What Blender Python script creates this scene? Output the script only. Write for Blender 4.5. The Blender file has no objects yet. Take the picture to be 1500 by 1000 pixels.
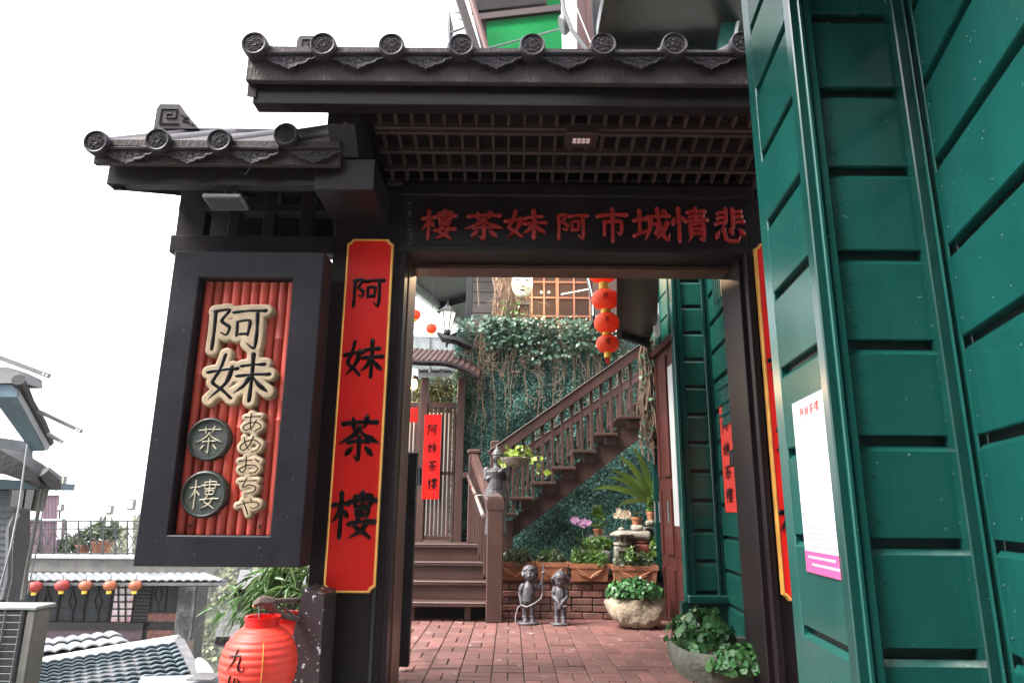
import bpy, bmesh, math, random
import numpy as np
from mathutils import Vector, Matrix, noise as mnoise
random.seed(7); rng = np.random.default_rng(7)
S = bpy.context.scene; COL = S.collection
V = Vector; R = math.radians

# ------------------------------------------------------------------ camera
PITCH, ROLL, FPX = R(13.9), R(0.5), 1000.0          # focal length in pixels of a 1500-pixel-wide frame
r0 = V((1, 0, 0)); u0 = V((0, -math.sin(PITCH), math.cos(PITCH))); FWD = V((0, math.cos(PITCH), math.sin(PITCH)))
RIGHT = math.cos(ROLL)*r0 + math.sin(ROLL)*u0; UP = math.cos(ROLL)*u0 - math.sin(ROLL)*r0
cd = bpy.data.cameras.new('camera'); cam = bpy.data.objects.new('camera', cd); COL.objects.link(cam)
cd.sensor_width = 36; cd.lens = 36*FPX/1500; cd.clip_start = .05; cd.clip_end = 12000
cam.matrix_world = Matrix(((RIGHT.x, UP.x, -FWD.x, 0), (RIGHT.y, UP.y, -FWD.y, 0), (RIGHT.z, UP.z, -FWD.z, 0), (0, 0, 0, 1)))
S.camera = cam

# ------------------------------------------------------------------ sky, sun, exposure (bright overcast day, exposed for the shade)
SUN_EL, SUN_AZ = R(52), R(-113)                      # azimuth from +Y towards +X
wd = bpy.data.worlds.new('World'); S.world = wd; wd.use_nodes = True
nt = wd.node_tree; nt.nodes.clear()
sky = nt.nodes.new('ShaderNodeTexSky'); sky.sky_type = 'NISHITA'; sky.sun_disc = False
sky.sun_elevation = SUN_EL; sky.sun_rotation = SUN_AZ % (2*math.pi); sky.dust_density = 3.0; sky.air_density = 1.0
hs = nt.nodes.new('ShaderNodeHueSaturation'); hs.inputs['Saturation'].default_value = .30
bg = nt.nodes.new('ShaderNodeBackground'); bg.inputs['Strength'].default_value = .15
wo = nt.nodes.new('ShaderNodeOutputWorld')
nt.links.new(sky.outputs[0], hs.inputs['Color']); mxw = nt.nodes.new('ShaderNodeMix'); mxw.data_type = 'RGBA'; mxw.inputs[0].default_value = .5; mxw.inputs[7].default_value = (8.0, 8.15, 8.5, 1)   # thin even cloud
nt.links.new(hs.outputs[0], mxw.inputs[6]); nt.links.new(mxw.outputs[2], bg.inputs[0]); nt.links.new(bg.outputs[0], wo.inputs[0])
sd = bpy.data.lights.new('sun', 'SUN'); so = bpy.data.objects.new('sun', sd); COL.objects.link(so)
sd.energy = 2.6; sd.angle = R(20); sd.color = (1, .96, .9)
sundir = V((math.sin(SUN_AZ)*math.cos(SUN_EL), math.cos(SUN_AZ)*math.cos(SUN_EL), math.sin(SUN_EL)))
so.rotation_euler = (-sundir).to_track_quat('-Z', 'Y').to_euler(); so.location = (-6, 6, 12)
S.view_settings.view_transform = 'Standard'; S.view_settings.look = 'None'
S.view_settings.exposure = 2.05; S.view_settings.gamma = 1; S.view_settings.use_curve_mapping = False

# ------------------------------------------------------------------ measuring: a pixel of the 1500x1000 photograph at a world depth or height
def P(u, v, y):
    d = (u-750)*RIGHT + (500-v)*UP + FPX*FWD
    return d*(y/d.y)
def PZ(u, v, z):
    d = (u-750)*RIGHT + (500-v)*UP + FPX*FWD
    return d*(z/d.z)
def PX(u, v, y): return P(u, v, y).x
def PH(u, v, y): return P(u, v, y).z

# ------------------------------------------------------------------ materials
def lin(h):
    return tuple((c/12.92 if c <= .04045 else ((c+.055)/1.055)**2.4) for c in (int(h[i:i+2], 16)/255 for i in (0, 2, 4)))
def mat(name, col, rough=.5, var=.25, scale=6, bump=0., bscale=60, stretch=(1, 1, 1), rand=0., island=0., col2=None, spec=.5, metal=0.,
        specks=None, emit=None, trans=0., coat=0., grime=0., gstretch=None, grimecol=(.02, .018, .015), subs=0., huevar=0.):
    m = bpy.data.materials.new(name); m.use_nodes = True
    n = m.node_tree.nodes; L = m.node_tree.links; b = n['Principled BSDF']
    def N(t, **k):
        x = n.new(t)
        for a, c in k.items(): setattr(x, a, c)
        return x
    tc = N('ShaderNodeTexCoord'); oi = N('ShaderNodeObjectInfo')
    ad = N('ShaderNodeVectorMath', operation='MULTIPLY_ADD')
    cb = N('ShaderNodeCombineXYZ'); 
    for i in range(3): L.new(oi.outputs['Random'], cb.inputs[i])
    L.new(cb.outputs[0], ad.inputs[0]); ad.inputs[1].default_value = (17, 31, 23); L.new(tc.outputs['Object'], ad.inputs[2])
    mp = N('ShaderNodeMapping'); mp.inputs['Scale'].default_value = stretch; L.new(ad.outputs[0], mp.inputs[0])
    nz = N('ShaderNodeTexNoise'); nz.inputs['Scale'].default_value = scale; nz.inputs['Detail'].default_value = 6; nz.inputs['Roughness'].default_value = .65
    L.new(mp.outputs[0], nz.inputs['Vector'])
    rp = N('ShaderNodeValToRGB'); c2 = col2 or tuple(c*(1+var) for c in col); c1 = tuple(c*(1-var) for c in col)
    rp.color_ramp.elements[0].position = .32; rp.color_ramp.elements[1].position = .68
    rp.color_ramp.elements[0].color = (*c1, 1); rp.color_ramp.elements[1].color = (*c2, 1)
    L.new(nz.outputs['Fac'], rp.inputs[0]); out = rp.outputs[0]
    for amt, src in ((rand, oi.outputs['Random']), (island, None)):
        if not amt: continue
        if src is None: src = N('ShaderNodeNewGeometry').outputs['Random Per Island']
        h = N('ShaderNodeHueSaturation'); mr = N('ShaderNodeMapRange'); mr.inputs[3].default_value = 1-amt; mr.inputs[4].default_value = 1+amt
        L.new(src, mr.inputs[0]); L.new(mr.outputs[0], h.inputs['Value'])
        if huevar:
            m2 = N('ShaderNodeMapRange'); m2.inputs[3].default_value = .5-huevar; m2.inputs[4].default_value = .5+huevar
            wn = N('ShaderNodeTexWhiteNoise', noise_dimensions='1D'); L.new(src, wn.inputs[1]); L.new(wn.outputs[0], m2.inputs[0]); L.new(m2.outputs[0], h.inputs['Hue'])
        L.new(out, h.inputs['Color']); out = h.outputs[0]
    if grime:
        g = N('ShaderNodeTexNoise'); g.inputs['Scale'].default_value = 2.3; g.inputs['Detail'].default_value = 9; g.inputs['Roughness'].default_value = .75; gm = N('ShaderNodeMapping'); gm.inputs['Scale'].default_value = gstretch or (1, 1, 1); L.new(ad.outputs[0], gm.inputs[0]); L.new(gm.outputs[0], g.inputs['Vector'])
        gr = N('ShaderNodeMapRange'); gr.inputs[1].default_value = .45; gr.inputs[2].default_value = .72; gr.inputs[4].default_value = grime; L.new(g.outputs['Fac'], gr.inputs[0])
        mx = N('ShaderNodeMix', data_type='RGBA'); L.new(gr.outputs[0], mx.inputs[0]); L.new(out, mx.inputs[6]); mx.inputs[7].default_value = (*grimecol, 1); out = mx.outputs[2]
    if specks:
        sc, th, scol = specks
        g = N('ShaderNodeTexNoise'); g.inputs['Scale'].default_value = sc; g.inputs['Detail'].default_value = 2; L.new(ad.outputs[0], g.inputs['Vector'])
        gr = N('ShaderNodeMapRange'); gr.inputs[1].default_value = th; gr.inputs[2].default_value = th+.02; L.new(g.outputs['Fac'], gr.inputs[0])
        mx = N('ShaderNodeMix', data_type='RGBA'); L.new(gr.outputs[0], mx.inputs[0]); L.new(out, mx.inputs[6]); mx.inputs[7].default_value = (*scol, 1); out = mx.outputs[2]
    L.new(out, b.inputs['Base Color'])
    rr = N('ShaderNodeMapRange'); rr.inputs[3].default_value = max(.03, rough-.09); rr.inputs[4].default_value = min(1, rough+.09)
    L.new(nz.outputs['Fac'], rr.inputs[0]); L.new(rr.outputs[0], b.inputs['Roughness'])
    b.inputs['Specular IOR Level'].default_value = spec; b.inputs['Metallic'].default_value = metal
    b.inputs['Coat Weight'].default_value = coat; b.inputs['Coat Roughness'].default_value = .12
    b.inputs['Transmission Weight'].default_value = trans
    if subs: b.inputs['Subsurface Weight'].default_value = subs; b.inputs['Subsurface Scale'].default_value = .02
    if emit:
        b.inputs['Emission Color'].default_value = (*emit[0], 1); b.inputs['Emission Strength'].default_value = emit[1]
    if bump:
        bn = N('ShaderNodeTexNoise'); bn.inputs['Scale'].default_value = bscale; bn.inputs['Detail'].default_value = 5; L.new(mp.outputs[0], bn.inputs['Vector'])
        bp = N('ShaderNodeBump'); bp.inputs['Strength'].default_value = min(1, bump); bp.inputs['Distance'].default_value = .01*bump
        L.new(bn.outputs['Fac'], bp.inputs['Height']); L.new(bp.outputs[0], b.inputs['Normal'])
    return m
M = {}
M['dark'] = mat('dark_painted_wood', (.0110, .0062, .0078), .38, .35, 5, .25, 40, (1, 1, .25), spec=.22, specks=(70, .74, (.12, .11, .12)))
M['speck'] = mat('splashed_dark_wood', (.028, .019, .022), .42, .35, 5, .3, 40, specks=(38, .655, (.42, .4, .42)))
M['black'] = mat('black_metal', (.006, .006, .007), .3, .2, 8)
M['sign'] = mat('charcoal_sign_frame', (.010, .009, .0135), .45, .3, 4, .3, 70, spec=.2, specks=(80, .75, (.2, .2, .22)))
M['fascia'] = mat('rough_dark_render', (.033, .021, .022), .62, .3, 6, .9, 90, (1, 1, .3), spec=.25, specks=(150, .68, (.12, .1, .11)))
M['tile'] = mat('glazed_dark_tile', (.024, .018, .024), .46, .35, 9, .3, 90, rand=.3, spec=.18, grime=.4, grimecol=(.045, .038, .036))
M['reddark'] = mat('dark_red_brown_wood', (.034, .013, .013), .5, .3, 6, .3, 50)
M['brown'] = mat('brown_wood', (.070, .035, .029), .42, .25, 5, .3, 40, (1, 1, .4), rand=.1, grime=.3)
M['brownp'] = mat('brown_plank', (.070, .035, .029), .40, .25, 4, .35, 60, (.3, 2, 1), rand=.12, grime=.35)
M['jambred'] = mat('red_brown_jamb_wood', (.085, .034, .022), .4, .35, 6, .3, 50, (1, 1, .15))
M['doorred'] = mat('maroon_door_paint', (.060, .014, .012), .4, .3, 5, .3, 50, (1, 1, .2), grime=.4)
M['green'] = mat('green_gloss_paint', (.0048, .056, .048), .25, .18, 3, .14, 11, (1, 1, .35), rand=.08, grime=.45, grimecol=(.0035, .036, .031), gstretch=(3, 3, .5), specks=(48, .745, (.10, .19, .18)))
M['greentrim'] = mat('dark_green_trim', (.0035, .034, .029), .24, .15, 4, .1, 20, specks=(60, .77, (.2, .3, .3)))
M['greendark'] = mat('green_black_backing', (.0015, .008, .007), .5, .2, 4)
M['teal'] = mat('inner_green_paint', (.008, .082, .063), .33, .2, 3, .1, 14, rand=.08, grime=.3, grimecol=(.006, .06, .045))
M['red'] = mat('scarlet_lacquer', (.60, .010, .007), .40, .13, 2.2, .22, 26, (1, 1, .3), spec=.3, grime=.3, grimecol=(.42, .008, .006))
M['gilt'] = mat('gilt_edge', (.72, .36, .08), .35, .2, 9, .2, 60, metal=.35)
M['ink'] = mat('black_lacquer_ink', (.003, .0026, .003), .3, .2, 9, spec=.22)
M['letter'] = mat('red_carved_letters', (.30, .017, .014), .34, .2, 20, .2, 60)
M['bamboo'] = mat('red_painted_bamboo', (.42, .055, .036), .42, .18, 5, .25, 60, (1, 1, .2), rand=.28, grime=.5, grimecol=(.22, .035, .028))
M['tan'] = mat('tan_carved_stone', (.32, .235, .15), .6, .25, 14, .5, 60, grime=.4, grimecol=(.24, .19, .14))
M['cream'] = mat('cream_letter_paint', (.42, .37, .27), .5, .15, 20)
M['disc'] = mat('charcoal_disc', (.016, .02, .018), .45, .3, 12, .5, 60, specks=(90, .70, (.3, .3, .3)))
M['paper'] = mat('red_paper_lantern', (.64, .034, .018), .55, .12, 6, .15, 60, subs=.2)
def papermat(m):
    n = m.node_tree.nodes; L = m.node_tree.links; b = n['Principled BSDF']; t = n.new('ShaderNodeBsdfTranslucent'); mx = n.new('ShaderNodeMixShader'); mx.inputs[0].default_value = .45
    L.new(b.inputs['Base Color'].links[0].from_socket, t.inputs[0]); L.new(b.outputs[0], mx.inputs[1]); L.new(t.outputs[0], mx.inputs[2]); L.new(mx.outputs[0], n['Material Output'].inputs[0]); return m
M['paper2'] = papermat(mat('thin_orange_red_paper', (.90, .115, .035), .5, .1, 6, .15, 60)); M['deepred'] = mat('deep_red_paper', (.22, .012, .010), .6, .15, 6)
M['yellow'] = mat('yellow_paper', (.80, .48, .06), .6, .15, 10)
M['brick'] = mat('red_brick', (.20, .082, .064), .8, .35, 14, .8, 70, rand=.35, grime=.75, grimecol=(.085, .072, .055), huevar=.012)
M['paver'] = mat('red_paver', (.160, .066, .057), .66, .25, 12, .5, 70, rand=.22, grime=.75, grimecol=(.085, .052, .045), specks=(9, .69, (.30, .22, .20)))
M['mortar'] = mat('dark_mortar', (.055, .045, .042), .9, .4, 20, .7, 80)
M['terra'] = mat('terracotta', (.33, .125, .06), .7, .25, 9, .35, 60, rand=.1, grime=.65, grimecol=(.16, .085, .05))
M['pot'] = mat('brown_glazed_jar', (.13, .036, .022), .25, .3, 6, .2, 30)
M['stone'] = mat('weathered_grey_stone', (.25, .22, .18), .85, .35, 8, .9, 45, grime=.5, grimecol=(.07, .075, .05))
M['moss'] = mat('mossy_dark_stone', (.10, .098, .082), .9, .4, 10, 1, 40, grime=.6, grimecol=(.045, .06, .02))
M['bronze'] = mat('grey_cast_stone', (.075, .068, .078), .5, .3, 16, .4, 60, grime=.4, grimecol=(.03, .027, .03))
M['steel'] = mat('stainless_steel', (.6, .6, .6), .25, .1, 8, metal=1)
M['grey'] = mat('grey_weathered_metal', (.11, .11, .115), .5, .25, 8, .2, 40)
M['white'] = mat('white_paint', (.72, .73, .74), .5, .08, 4, .1, 30, grime=.25, grimecol=(.45, .44, .42))
M['soil'] = mat('dark_soil', (.02, .015, .01), .95, .5, 30, 1, 60)
M['bark'] = mat('fig_bark', (.34, .20, .13), .85, .4, 12, .9, 40, (1, 1, .25))
M['root'] = mat('aerial_root', (.22, .14, .09), .8, .35, 20, .4, 60)
M['glass'] = mat('dark_window_glass', (.02, .02, .022), .06, .3, 2, spec=.8)
M['glaze'] = mat('clear_glass', (.75, .82, .82), .05, .05, 2, trans=.85)
def leafmat(name, c, var=.3, isl=.45, hv=.02, rough=.42, spec=.5):
    m = mat(name, c, rough, var, 3, island=isl, huevar=hv, spec=spec)
    n = m.node_tree.nodes; L = m.node_tree.links; b = n['Principled BSDF']
    t = n.new('ShaderNodeBsdfTranslucent'); mx = n.new('ShaderNodeMixShader'); mx.inputs[0].default_value = .25
    src = b.inputs['Base Color'].links[0].from_socket; L.new(src, t.inputs[0])
    L.new(b.outputs[0], mx.inputs[1]); L.new(t.outputs[0], mx.inputs[2]); L.new(mx.outputs[0], n['Material Output'].inputs[0])
    return m
M['hedge'] = leafmat('teal_hedge_leaf', (.10, .225, .185), .4, .55, .03)
M['hedgeol'] = leafmat('olive_hedge_leaf', (.07, .085, .035), .4, .5)
M['ivy'] = leafmat('ivy_leaf', (.075, .14, .09), .4, .55, .03, .35)
M['leaf'] = leafmat('bright_green_leaf', (.085, .17, .030), .3, .45, .02)
M['mint'] = leafmat('round_mint_leaf', (.055, .16, .050), .35, .5, .02, .32)
M['fern'] = leafmat('nest_fern_leaf', (.11, .19, .035), .25, .3)
M['sage'] = leafmat('grey_green_leaf', (.07, .10, .045), .35, .5)
M['bamb'] = leafmat('willow_leaf', (.075, .15, .04), .35, .4)
M['wood2'] = leafmat('hill_tree_leaf', (.11, .12, .05), .4, .5, .03)

# ------------------------------------------------------------------ mesh builder
WM = {}
class MB:
    def __init__(s): s.v = []; s.f = []; s.m = []
    def add(s, vs, fs, m=0):
        o = len(s.v); s.v += [tuple(x) for x in vs]; s.f += [tuple(i+o for i in f) for f in fs]; s.m += [m]*len(fs); return s
    def convex(s, vs, fs, m=0):
        c = sum((V(x) for x in vs), V())/len(vs); out = []
        for f in fs:
            p = [V(vs[i]) for i in f]; nn = V()
            for i in range(len(p)): nn += (p[i]-p[0]).cross(p[(i+1) % len(p)]-p[0])
            ctr = sum(p, V())/len(p)
            out.append(f if nn.dot(ctr-c) >= 0 else f[::-1])
        return s.add(vs, out, m)
    def obox(s, c, ax, ay, az, b=.003, m=0):
        c = V(c); ax, ay, az = V(ax), V(ay), V(az)
        L = [ax.length, ay.length, az.length]; U = [ax.normalized(), ay.normalized(), az.normalized()]
        b = min(b, min(L)*.45)
        if b <= 0:
            vs = [c+i*ax+j*ay+k*az for i in (-1, 1) for j in (-1, 1) for k in (-1, 1)]
            return s.convex(vs, [(0, 1, 3, 2), (4, 5, 7, 6), (0, 1, 5, 4), (2, 3, 7, 6), (0, 2, 6, 4), (1, 3, 7, 5)], m)
        idx = {}; vs = []
        for i in (-1, 1):
            for j in (-1, 1):
                for k in (-1, 1):
                    for a in range(3):
                        d = [L[0]-b, L[1]-b, L[2]-b]; d[a] += b
                        idx[(i, j, k, a)] = len(vs); vs.append(c+U[0]*(i*d[0])+U[1]*(j*d[1])+U[2]*(k*d[2]))
        fs = []; q = ((-1, -1), (1, -1), (1, 1), (-1, 1))
        for sg in (-1, 1):
            fs.append(tuple(idx[(sg, x, y, 0)] for x, y in q)); fs.append(tuple(idx[(x, sg, y, 1)] for x, y in q)); fs.append(tuple(idx[(x, y, sg, 2)] for x, y in q))
        for x in (-1, 1):
            for y in (-1, 1):
                fs.append((idx[(-1, x, y, 1)], idx[(1, x, y, 1)], idx[(1, x, y, 2)], idx[(-1, x, y, 2)]))
                fs.append((idx[(x, -1, y, 0)], idx[(x, 1, y, 0)], idx[(x, 1, y, 2)], idx[(x, -1, y, 2)]))
                fs.append((idx[(x, y, -1, 0)], idx[(x, y, 1, 0)], idx[(x, y, 1, 1)], idx[(x, y, -1, 1)]))
                for z in (-1, 1): fs.append((idx[(x, y, z, 0)], idx[(x, y, z, 1)], idx[(x, y, z, 2)]))
        return s.convex(vs, fs, m)
    def box(s, x0, x1, y0, y1, z0, z1, b=.004, m=0):
        return s.obox(((x0+x1)/2, (y0+y1)/2, (z0+z1)/2), (abs(x1-x0)/2, 0, 0), (0, abs(y1-y0)/2, 0), (0, 0, abs(z1-z0)/2), b, m)
    def bar(s, p, q, w, h, up=(0, 0, 1), b=.003, m=0):          # beam from p to q, w across, h along 'up'
        p, q = V(p), V(q); d = q-p; sd_ = d.cross(V(up)).normalized(); u = sd_.cross(d).normalized()
        return s.obox((p+q)/2, d/2, sd_*(w/2), u*(h/2), b, m)
    def tube(s, pts, r, n=8, m=0, caps=True):
        pts = [V(p) for p in pts]; k = len(pts); rs = r if isinstance(r, (list, tuple)) else [r]*k
        vs = []; ref = None
        for i, p in enumerate(pts):
            t = (pts[min(i+1, k-1)]-pts[max(i-1, 0)]).normalized()
            if ref is None: ref = t.orthogonal().normalized()
            ref = (ref-t*ref.dot(t)); ref = ref.normalized() if ref.length > 1e-6 else t.orthogonal().normalized()
            bi = t.cross(ref)
            for j in range(n):
                a = 2*math.pi*j/n; vs.append(p+(ref*math.cos(a)+bi*math.sin(a))*rs[i])
        fs = [(i*n+j, i*n+(j+1) % n, (i+1)*n+(j+1) % n, (i+1)*n+j) for i in range(k-1) for j in range(n)]
        if caps: fs += [tuple(range(n))[::-1], tuple((k-1)*n+j for j in range(n))]
        return s.add(vs, fs, m)
    def lathe(s, prof, n=20, mx=None, m=0, sx=1, sy=1):
        mx = mx or Matrix(); vs = []; fs = []
        for r, z in prof:
            for j in range(n):
                a = 2*math.pi*j/n; vs.append(mx @ V((r*sx*math.cos(a), r*sy*math.sin(a), z)))
        for i in range(len(prof)-1):
            for j in range(n): fs.append((i*n+j, i*n+(j+1) % n, (i+1)*n+(j+1) % n, (i+1)*n+j))
        if prof[0][0] > 1e-5: fs.append(tuple(range(n))[::-1])
        if prof[-1][0] > 1e-5 and (len(prof) > 2 or prof[0][1] != prof[-1][1]): fs.append(tuple((len(prof)-1)*n+j for j in range(n)))
        return s.add(vs, fs, m)
    def prism(s, poly, d, m=0):                                   # poly: 3-D points of a planar outline, extruded by vector d
        d = V(d); p = [V(x) for x in poly]; n = len(p); nn = V()
        for i in range(1, n-1): nn += (p[i]-p[0]).cross(p[i+1]-p[0])
        if nn.dot(d) > 0: p = p[::-1]
        vs = p+[x+d for x in p]
        fs = [tuple(range(n)), tuple(range(n, 2*n))[::-1]]+[((i+1) % n, i, n+i, n+(i+1) % n) for i in range(n)]
        return s.add(vs, fs, m)
    def ball(s, c, rx, ry=None, rz=None, n=12, mx=None, m=0):
        ry = ry or rx; rz = rz or rx; c = V(c); k = max(5, n//2); q = Matrix.Translation(c) @ (mx or Matrix())
        prof = [(math.sin(math.pi*i/k), -math.cos(math.pi*i/k)) for i in range(k+1)]
        vs = []; fs = []
        for r, z in prof:
            for j in range(n):
                a = 2*math.pi*j/n; vs.append(q @ V((r*rx*math.cos(a), r*ry*math.sin(a), z*rz)))
        for i in range(k):
            for j in range(n): fs.append((i*n+j, i*n+(j+1) % n, (i+1)*n+(j+1) % n, (i+1)*n+j))
        return s.add(vs, fs, m)
    def mesh(s, name, mats, smooth=35):
        a = np.array(s.v, dtype=float); c = (a.min(0)+a.max(0))/2
        me = bpy.data.meshes.new(name); me.from_pydata((a-c).tolist(), [], s.f)
        for m_ in (mats if isinstance(mats, (list, tuple)) else [mats]): me.materials.append(m_)
        if any(s.m): me.polygons.foreach_set('material_index', s.m)
        if smooth:
            me.polygons.foreach_set('use_smooth', [True]*len(me.polygons)); me.set_sharp_from_angle(angle=R(smooth))
        me.update(); return me, V(c)
    def build(s, name, mats, parent=None, smooth=35, **k):
        me, c = s.mesh(name, mats, smooth); return link(name, me, Matrix.Translation(c), parent, **k)
def link(name, me, mw, parent=None, **k):
    o = bpy.data.objects.new(name, me); COL.objects.link(o); WM[o] = mw.copy()
    if parent: o.parent = parent; o.matrix_local = WM[parent].inverted() @ mw
    else: o.matrix_world = mw
    for a, b in k.items(): o[a] = b
    return o
def thing(name, label, cat, loc=(0, 0, 0), group=None):
    k = dict(label=label, category=cat)
    if group: k['group'] = group
    return link(name, None, Matrix.Translation(V(loc)), None, **k)
def tag(o, label, cat, group=None):
    o['label'] = label; o['category'] = cat
    if group: o['group'] = group
    return o
def kids(o): return [c for c in bpy.data.objects if c.parent == o]
def copy_tree(o, mw, label=None, parent=None):                   # a copy of a thing with copies of its parts and sub-parts, moved to world matrix mw
    c = o.copy(); COL.objects.link(c); WM[c] = mw
    if parent: c.parent = parent; c.matrix_local = WM[parent].inverted() @ mw
    else: c.matrix_world = mw
    if label: c['label'] = label
    for ch in o.children: copy_tree(ch, mw @ (WM[o].inverted() @ WM[ch]), None, c)
    return c
def bx(name, x0, x1, y0, y1, z0, z1, m, parent, b=.004, **k): return MB().box(x0, x1, y0, y1, z0, z1, b).build(name, m, parent, **k)
def remesh(mb, voxel, smooth=6):                                  # one continuous surface out of overlapping rounded forms
    me, c = mb.mesh('tmp', M['stone'], 0); o = bpy.data.objects.new('tmp', me); COL.objects.link(o)
    a = o.modifiers.new('r', 'REMESH'); a.mode = 'VOXEL'; a.voxel_size = voxel; a.use_smooth_shade = True
    if smooth: a = o.modifiers.new('s', 'SMOOTH'); a.iterations = smooth; a.factor = .5
    r = bpy.data.meshes.new_from_object(o.evaluated_get(bpy.context.evaluated_depsgraph_get()))
    bpy.data.objects.remove(o); bpy.data.meshes.remove(me); return r, c
def blob(mb, name, m, parent, voxel, smooth=6, shape=None, **k):
    me, c = remesh(mb, voxel, smooth); me.materials.clear(); me.materials.append(m); me.name = name
    if shape:
        for v in me.vertices: v.co = shape(v.co+c)-c
    return link(name, me, Matrix.Translation(c), parent, **k)

# ------------------------------------------------------------------ brush lettering: strokes on a 100x100 field, y down; the letter tells how the brush presses
GL = {
'阿': 'k 8 17 34 14 22 37 37 50 33 66 22 61|v 10 18 10 96|h 42 19 98 15|c 50 38 51 68|c 50 38 72 36 70 66|c 51 64 70 63|k 84 18 86 60 84 93 70 83',
'妹': 'c 26 6 20 36 10 62 26 76 42 93|p 39 32 32 62 6 95|h 1 42 47 34|h 54 29 90 25|h 48 49 99 45|v 71 5 71 98|p 69 50 60 68 45 83|n 73 50 84 66 99 80',
'茶': 'h 12 19 90 15|d 35 4 38 30|p 67 4 60 30|p 52 27 36 46 4 64|n 50 31 66 46 98 61|h 28 60 75 57|k 51 46 52 98 42 90|d 37 70 23 87|d 66 69 82 87',
'樓': 'h 2 30 37 26|v 20 4 20 98|p 20 34 14 50 1 67|d 23 39 36 54|c 50 11 52 33|c 50 11 88 9 85 32|h 40 22 99 19|c 52 33 85 31|v 67 2 67 50|c 55 40 56 52|c 55 40 82 38 80 51|c 56 51 80 50|c 63 54 53 74 70 84 88 97|p 81 62 70 82 41 98|h 39 69 99 64',
'悲': 'p 40 4 40 36 27 55|h 16 15 38 12|h 16 29 38 26|h 9 45 38 40|v 60 3 60 54|h 62 13 86 10|h 62 27 86 24|h 62 42 92 38|d 17 65 9 85|k 32 60 38 88 54 94 72 92 79 78|d 49 57 57 73|d 78 60 92 75',
'情': 'd 8 30 3 50|v 20 3 20 98|d 27 26 37 39|h 46 14 93 11|h 51 27 88 24|h 40 40 99 36|v 68 2 68 39|p 53 50 53 82 46 98|k 53 50 87 48 87 95 76 88|h 54 63 85 62|h 54 76 85 75',
'城': 'h 2 37 33 33|v 17 10 17 76|h 1 82 37 68|h 38 28 98 24|p 47 30 45 60 31 95|k 48 49 66 47 64 77 56 72|k 66 3 73 52 84 84 94 94 97 76|p 92 44 80 70 60 93|d 80 7 90 18',
'市': 'd 48 3 55 17|h 5 27 96 23|v 26 44 26 80|k 26 44 77 42 77 79 66 73|v 51 18 51 99',
'九': 'p 42 5 38 50 7 93|k 7 37 67 31 65 78 76 90 93 88 95 70',
'份': 'p 28 3 18 28 3 48|v 18 36 18 98|p 54 9 48 30 37 48|n 68 7 78 28 98 46|k 46 55 85 52 81 90 68 85|p 64 55 56 78 36 97',
'あ': 'h 18 25 82 19|c 44 5 42 50 49 90|c 67 36 52 74 25 89 15 71 40 51 74 50 89 70 62 96',
'め': 'c 22 20 32 56 45 82|c 61 11 46 60 22 87 9 67 30 39 66 32 91 56 80 83 57 96',
'お': 'h 9 31 59 25|c 36 5 37 70 26 90 11 74 36 54 67 50 88 66 77 88 55 92|d 69 17 91 35',
'ち': 'h 11 27 85 21|c 43 5 27 60 54 46 84 58 77 85 39 98',
'や': 'c 5 49 40 30 77 25 92 42 74 61 57 56|d 53 7 63 23|c 27 19 52 98',
}
PROF = {'h': (1, .72, .72, 1.1), 'v': (1.1, .85, .85, .9), 'p': (1.15, 1, .75, .12), 'n': (.4, .75, 1.3, .25), 'd': (.35, 1.0, 1.15, .7), 'k': (1.0, .82, .95, .3), 'c': (.75, .8, .85, .7)}
def strokes(ch):
    out = []
    for t in GL[ch].split('|'):
        a = t.split(); q = list(map(float, a[1:])); pts = [(q[i], q[i+1]) for i in range(0, len(q), 2)]
        if len(pts) == 2:
            (x0, y0), (x1, y1) = pts; bow = {'h': (-.03, .03), 'p': (.06, .06), 'n': (-.05, .05)}.get(a[0], (.01, 0))
            pts = [pts[0], ((x0+x1)/2+bow[0]*(y1-y0)*1, (y0+y1)/2-bow[1]*abs(x1-x0)), pts[1]]
        e = [pts[0]]+pts+[pts[-1]]; sm = []
        for i in range(1, len(e)-2):
            for k in range(7):
                t_ = k/7; c = []
                for ax in (0, 1):
                    p0, p1, p2, p3 = (e[i+j][ax] for j in (-1, 0, 1, 2)); cat = .5*((2*p1)+(-p0+p2)*t_+(2*p0-5*p1+4*p2-p3)*t_**2+(-p0+3*p1-3*p2+p3)*t_**3)
                    c.append(.65*cat+.35*(p1+(p2-p1)*t_))
                sm.append(tuple(c))
        sm.append(e[-1]); out.append((a[0], sm))
    return out
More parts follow.
